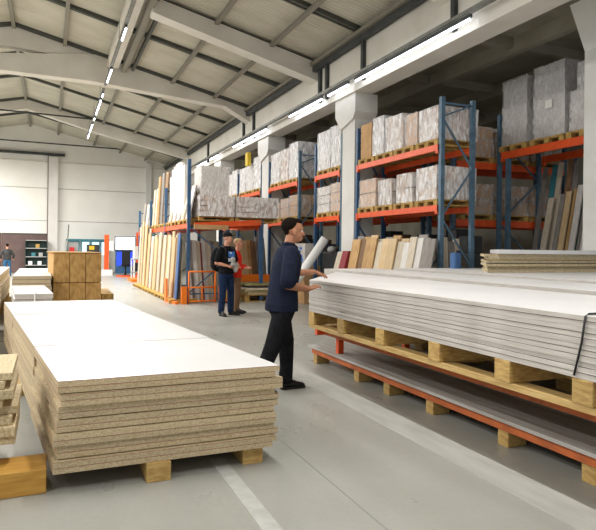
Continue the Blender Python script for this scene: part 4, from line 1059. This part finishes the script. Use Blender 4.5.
fg.limb(mb, [(.02, -.165, 1.4), (-.02, -.215, 1.28), (-.045, -.24, 1.14)], [.08, .08, .083], 'navy')
fg.limb(mb, [(.07, .165, 1.405), (.15, .225, 1.3), (.225, .27, 1.22)], [.078, .072, .07], 'navy')
sh = remesh(mb, 'shirt', pr, .009, 3)
mb = MB(); mb.tube([fg.p((.005, .0, 1.5)), fg.p((.02, .06, 1.505)), fg.p((.075, .078, 1.495)), fg.p((.13, .05, 1.46)), fg.p((.145, 0, 1.44)), fg.p((.13, -.05, 1.46)), fg.p((.075, -.078, 1.495)), fg.p((.02, -.06, 1.505)), fg.p((.005, 0, 1.5))], .017, 'navy', 8).build('collar', parent=sh)
mb = MB(); mb.tube([fg.p((.14, .06, 1.44)), fg.p((.18, .05, 1.3)), fg.p((.19, 0, 1.2)), fg.p((.18, -.05, 1.3)), fg.p((.14, -.06, 1.44))], .006, 'orange_y', 6).build('lanyard', parent=pr)
mb = MB()
fg.torso(mb, [(-.01, 0, .8, .12, .16), (-.01, 0, .9, .13, .165), (-.01, 0, .98, .12, .16)], 'blackc')
fg.limb(mb, [(.0, .085, .86), (.09, .1, .5), (.095, .092, .24), (.085, .09, .12)], [.108, .084, .07, .074], 'blackc')
fg.limb(mb, [(-.01, -.085, .86), (-.13, -.085, .5), (-.24, -.08, .24), (-.31, -.075, .12)], [.112, .086, .07, .072], 'blackc')
remesh(mb, 'trousers', pr, .009, 3)
shoe(fg, pr, (.085, .09, 0), (1, .05, 0)); shoe(fg, pr, (-.31, -.075, 0), (1, -.1, 0))

# --- man in the cap with backpack
pr = empty('person', (3.5, 12.1, 0), 'person in black cap, printed black t-shirt and dark jeans standing in the aisle', 'person')
fg = Fig(pr, math.radians(-62), 1.0)   # faces towards viewer's right
mb = MB()
fg.torso(mb, [(0, 0, .86, .1, .14), (0, 0, 1.0, .11, .15), (.01, 0, 1.2, .11, .15), (.0, 0, 1.4, .1, .17), (0, 0, 1.48, .06, .1)], 'skin2')
fg.limb(mb, [(0, 0, 1.45), (.02, 0, 1.58)], [.06, .057], 'skin2')
q, T = head(fg, mb, (.04, 0, 1.67), 'skin2', turn=.25)
fg.limb(mb, [(0, -.19, 1.42), (-.02, -.27, 1.13), (.17, -.16, 1.08)], [.055, .045, .03], 'skin2')
fg.limb(mb, [(0, .19, 1.42), (.02, .28, 1.13), (.22, .16, 1.06)], [.055, .045, .03], 'skin2')
hand(fg, mb, (.18, -.155, 1.08), (.5, .8, -.1), (-.2, .2, -.9), (.8, -.3, .5), 'skin2', curl=.7)
hand(fg, mb, (.23, .155, 1.06), (.4, -.8, 0), (-.3, 0, -.9), (.8, .3, .5), 'skin2', curl=.7)
for sg in (1, -1): fg.limb(mb, [(0, sg*.09, .9), (.02, sg*.12, .5), (0, sg*.14, .1)], [.075, .05, .037], 'skin2')
remesh(mb, 'body', pr, .008, 2, .45)
face(fg, pr, q, T)
cap = MB(); fg.E(cap, q(-.012, 0, .055), (.106, .086, .075), 'blackc', tilt=T, seg=20)
cap = remesh(cap, 'cap', pr, .008, 2)
mb = MB(); fg.E(mb, q(.11, 0, .05), (.065, .065, .008), 'blackc', tilt=T, seg=16); mb.build('peak', parent=cap)
mb = MB()
fg.torso(mb, [(0, 0, .9, .15, .185), (.01, 0, 1.0, .16, .18), (.015, 0, 1.15, .155, .18), (.01, 0, 1.3, .14, .19), (0, 0, 1.4, .12, .195), (0, 0, 1.47, .08, .12), (0, 0, 1.5, .065, .075)], 'blackc')
fg.limb(mb, [(0, -.17, 1.41), (-.01, -.25, 1.2)], [.078, .072], 'blackc'); fg.limb(mb, [(0, .17, 1.41), (.01, .25, 1.2)], [.078, .072], 'blackc')
sh = remesh(mb, 'shirt', pr, .01, 3)
mb = MB()
for l, u, hl, hu, m_ in ((0, 1.32, .085, .06, 'print_b'), (-.01, 1.2, .08, .035, 'print_w'), (.02, 1.26, .04, .022, 'print_w'), (-.03, 1.35, .03, .02, 'print_w'), (.03, 1.12, .06, .03, 'print_b')):
    mb.hexa([fg.p(p) for p in ((.166, l+hl, u-hu), (.155, l+hl, u-hu), (.155, l-hl, u-hu), (.166, l-hl, u-hu), (.156, l+hl, u+hu), (.14, l+hl, u+hu), (.14, l-hl, u+hu), (.156, l-hl, u+hu))], m_)
mb.build('shirt_print', parent=sh)
mb = MB(); fg.torso(mb, [(0, 0, .82, .12, .16), (0, 0, .98, .13, .165)], 'jeans')
for sg in (1, -1): fg.limb(mb, [(0, sg*.09, .86), (.02, sg*.12, .5), (0, sg*.14, .1)], [.1, .078, .07], 'jeans')
remesh(mb, 'jeans', pr, .01, 3)
for sg in (1, -1): shoe(fg, pr, (0, sg*.14, 0), (1, sg*.3, 0))
bp_ = empty('backpack', (3.5, 12.1, .9), 'black backpack on the back of the person in the cap', 'backpack')
mb = MB(); fg.E(mb, (-.24, -.03, 1.2), (.13, .18, .27), 'blackc', seg=20); fg.E(mb, (-.3, -.03, 1.1), (.1, .14, .14), 'blackc', seg=16)
remesh(mb, 'bag_body', bp_, .012, 2)
for sg in (1, -1):
    MB().tube([fg.p((-.15, sg*.11, 1.42)), fg.p((-.02, sg*.115, 1.5)), fg.p((.1, sg*.12, 1.42)), fg.p((.13, sg*.15, 1.25)), fg.p((.02, sg*.2, 1.1)), fg.p((-.12, sg*.16, 1.05))], .017, 'black', 8).build('strap', parent=bp_)
gl = MB(); fg.E(gl, (.24, .0, 1.1), (.07, .11, .05), 'greyp', seg=12); fg.E(gl, (.25, -.05, 1.2), (.05, .06, .07), 'whitep', seg=12); fg.E(gl, (.24, .04, 1.01), (.06, .05, .08), 'black', seg=12)
tag(remesh(gl, 'work_gloves', None, .012, 1), 'bundle of grey and black work gloves held by the person in the cap', 'gloves')

# --- person in red behind him
pr = empty('person', (3.83, 12.42, 0), 'fair-haired person in a bright red jacket standing half behind the person in the cap', 'person')
fg = Fig(pr, math.radians(-30), .93)
mb = MB()
fg.torso(mb, [(0, 0, .86, .1, .15), (0, 0, 1.1, .09, .13), (0, 0, 1.35, .1, .155), (0, 0, 1.48, .055, .09)], 'skin2')
fg.limb(mb, [(0, 0, 1.45), (.02, 0, 1.58)], [.052, .048], 'skin2')
q, T = head(fg, mb, (.04, 0, 1.67), 'skin2', turn=0)
fg.limb(mb, [(0, -.17, 1.4), (.02, -.24, 1.14), (.24, -.17, 1.1)], [.048, .038, .027], 'skin2')
fg.limb(mb, [(0, .17, 1.4), (.02, .24, 1.14), (.24, .1, 1.12)], [.048, .038, .027], 'skin2')
hand(fg, mb, (.25, -.165, 1.1), (.7, .6, .1), (-.2, .2, -.9), (.6, -.3, .6), 'skin2', curl=.6)
hand(fg, mb, (.25, .1, 1.12), (.6, -.7, 0), (-.3, 0, -.9), (.7, .3, .5), 'skin2', curl=.6)
for sg in (1, -1): fg.limb(mb, [(0, sg*.08, .9), (.02, sg*.09, .5), (0, sg*.09, .1)], [.075, .05, .036], 'skin2')
remesh(mb, 'body', pr, .008, 2, .45)
face(fg, pr, q, T, brow='blond')
hair_cap(fg, pr, q, T, 'blond')
mb = MB()
fg.torso(mb, [(0, 0, .86, .13, .175), (0, 0, 1.0, .125, .165), (0, 0, 1.15, .12, .155), (0, 0, 1.35, .125, .175), (0, 0, 1.43, .09, .15), (0, 0, 1.5, .062, .07)], 'redc')
fg.limb(mb, [(0, -.155, 1.39), (.02, -.24, 1.14), (.2, -.18, 1.105)], [.068, .056, .042], 'redc'); fg.limb(mb, [(0, .155, 1.39), (.02, .24, 1.14), (.2, .12, 1.12)], [.068, .056, .042], 'redc')
remesh(mb, 'jacket', pr, .01, 3)
mb = MB(); fg.torso(mb, [(0, 0, .8, .11, .15), (0, 0, .95, .12, .155)], 'walnut')
for sg in (1, -1): fg.limb(mb, [(0, sg*.08, .85), (.02, sg*.09, .5), (0, sg*.09, .1)], [.095, .068, .055], 'jeans')
remesh(mb, 'trousers', pr, .01, 3)
for sg in (1, -1): shoe(fg, pr, (0, sg*.09, 0), (1, sg*.1, 0))

# --- distant worker by the brown doors
pr = empty('person', (-1.85, 30.5, 0), 'distant person in a dark jacket and blue jeans by the brown doors, seen from behind', 'person')
fg = Fig(pr, math.radians(95), .86)
mb = MB()
fg.torso(mb, [(0, 0, .86, .1, .14), (0, 0, 1.4, .1, .17), (0, 0, 1.48, .06, .1)], 'skin2'); fg.limb(mb, [(0, 0, 1.45), (.02, 0, 1.58)], [.06, .057], 'skin2')
q, T = head(fg, mb, (.05, 0, 1.66), 'skin2')
for sg in (1, -1):
    fg.limb(mb, [(0, sg*.19, 1.41), (-.02, sg*.33, 1.15), (.14, sg*.3, .98)], [.055, .045, .03], 'skin2')
    hand(fg, mb, (.15, sg*.3, .97), (.6, 0, -.6), (-.5, 0, -.5), (0, -sg, 0), 'skin2')
    fg.limb(mb, [(0, sg*.09, .9), (.02, sg*.12, .5), (0, sg*.14, .1)], [.075, .05, .037], 'skin2')
remesh(mb, 'body', pr, .012, 2)
hair_cap(fg, pr, q, T, 'hair')
mb = MB(); fg.torso(mb, [(0, 0, .9, .15, .19), (0, 0, 1.3, .15, .2), (0, 0, 1.42, .11, .18), (0, 0, 1.5, .065, .07)], 'darkc')
for sg in (1, -1): fg.limb(mb, [(0, sg*.17, 1.4), (-.02, sg*.33, 1.15), (.12, sg*.3, 1.0)], [.08, .065, .05], 'darkc')
remesh(mb, 'jacket', pr, .014, 2)
mb = MB(); fg.torso(mb, [(0, 0, .8, .12, .16), (0, 0, .96, .13, .165)], 'jeans2')
for sg in (1, -1): fg.limb(mb, [(0, sg*.09, .86), (.02, sg*.12, .5), (0, sg*.14, .1)], [.1, .078, .07], 'jeans2')
remesh(mb, 'jeans', pr, .014, 2)
for sg in (1, -1): shoe(fg, pr, (0, sg*.14, 0), (1, sg*.2, 0))

# ------------------------------------------------------------------ world, camera, view
w = bpy.data.worlds.new('world'); S.world = w; w.use_nodes = True
w.node_tree.nodes['Background'].inputs[0].default_value = (.93, .97, 1, 1)
w.node_tree.nodes['Background'].inputs[1].default_value = .42
cam = bpy.data.cameras.new('cam'); co = bpy.data.objects.new('camera', cam); COL.objects.link(co)
th = math.radians(23.15)
co.matrix_world = Matrix.Translation((0, 0, 1.45)) @ Matrix.Rotation(-th, 4, 'Z') @ Matrix.Rotation(PI/2, 4, 'X') @ Matrix.Rotation(.012, 4, 'Z')
cam.sensor_fit = 'HORIZONTAL'; cam.sensor_width = 36; cam.lens = 580/596*36; cam.shift_y = -16/596; cam.clip_start = .05; cam.clip_end = 200
S.camera = co
S.view_settings.view_transform = 'Standard'; S.view_settings.look = 'None'; S.view_settings.exposure = .36; S.view_settings.gamma = 1
S.view_settings.use_curve_mapping = False
S.cycles.max_bounces = 8; S.cycles.diffuse_bounces = 4; S.cycles.transparent_max_bounces = 12
S.cycles.use_denoising = True
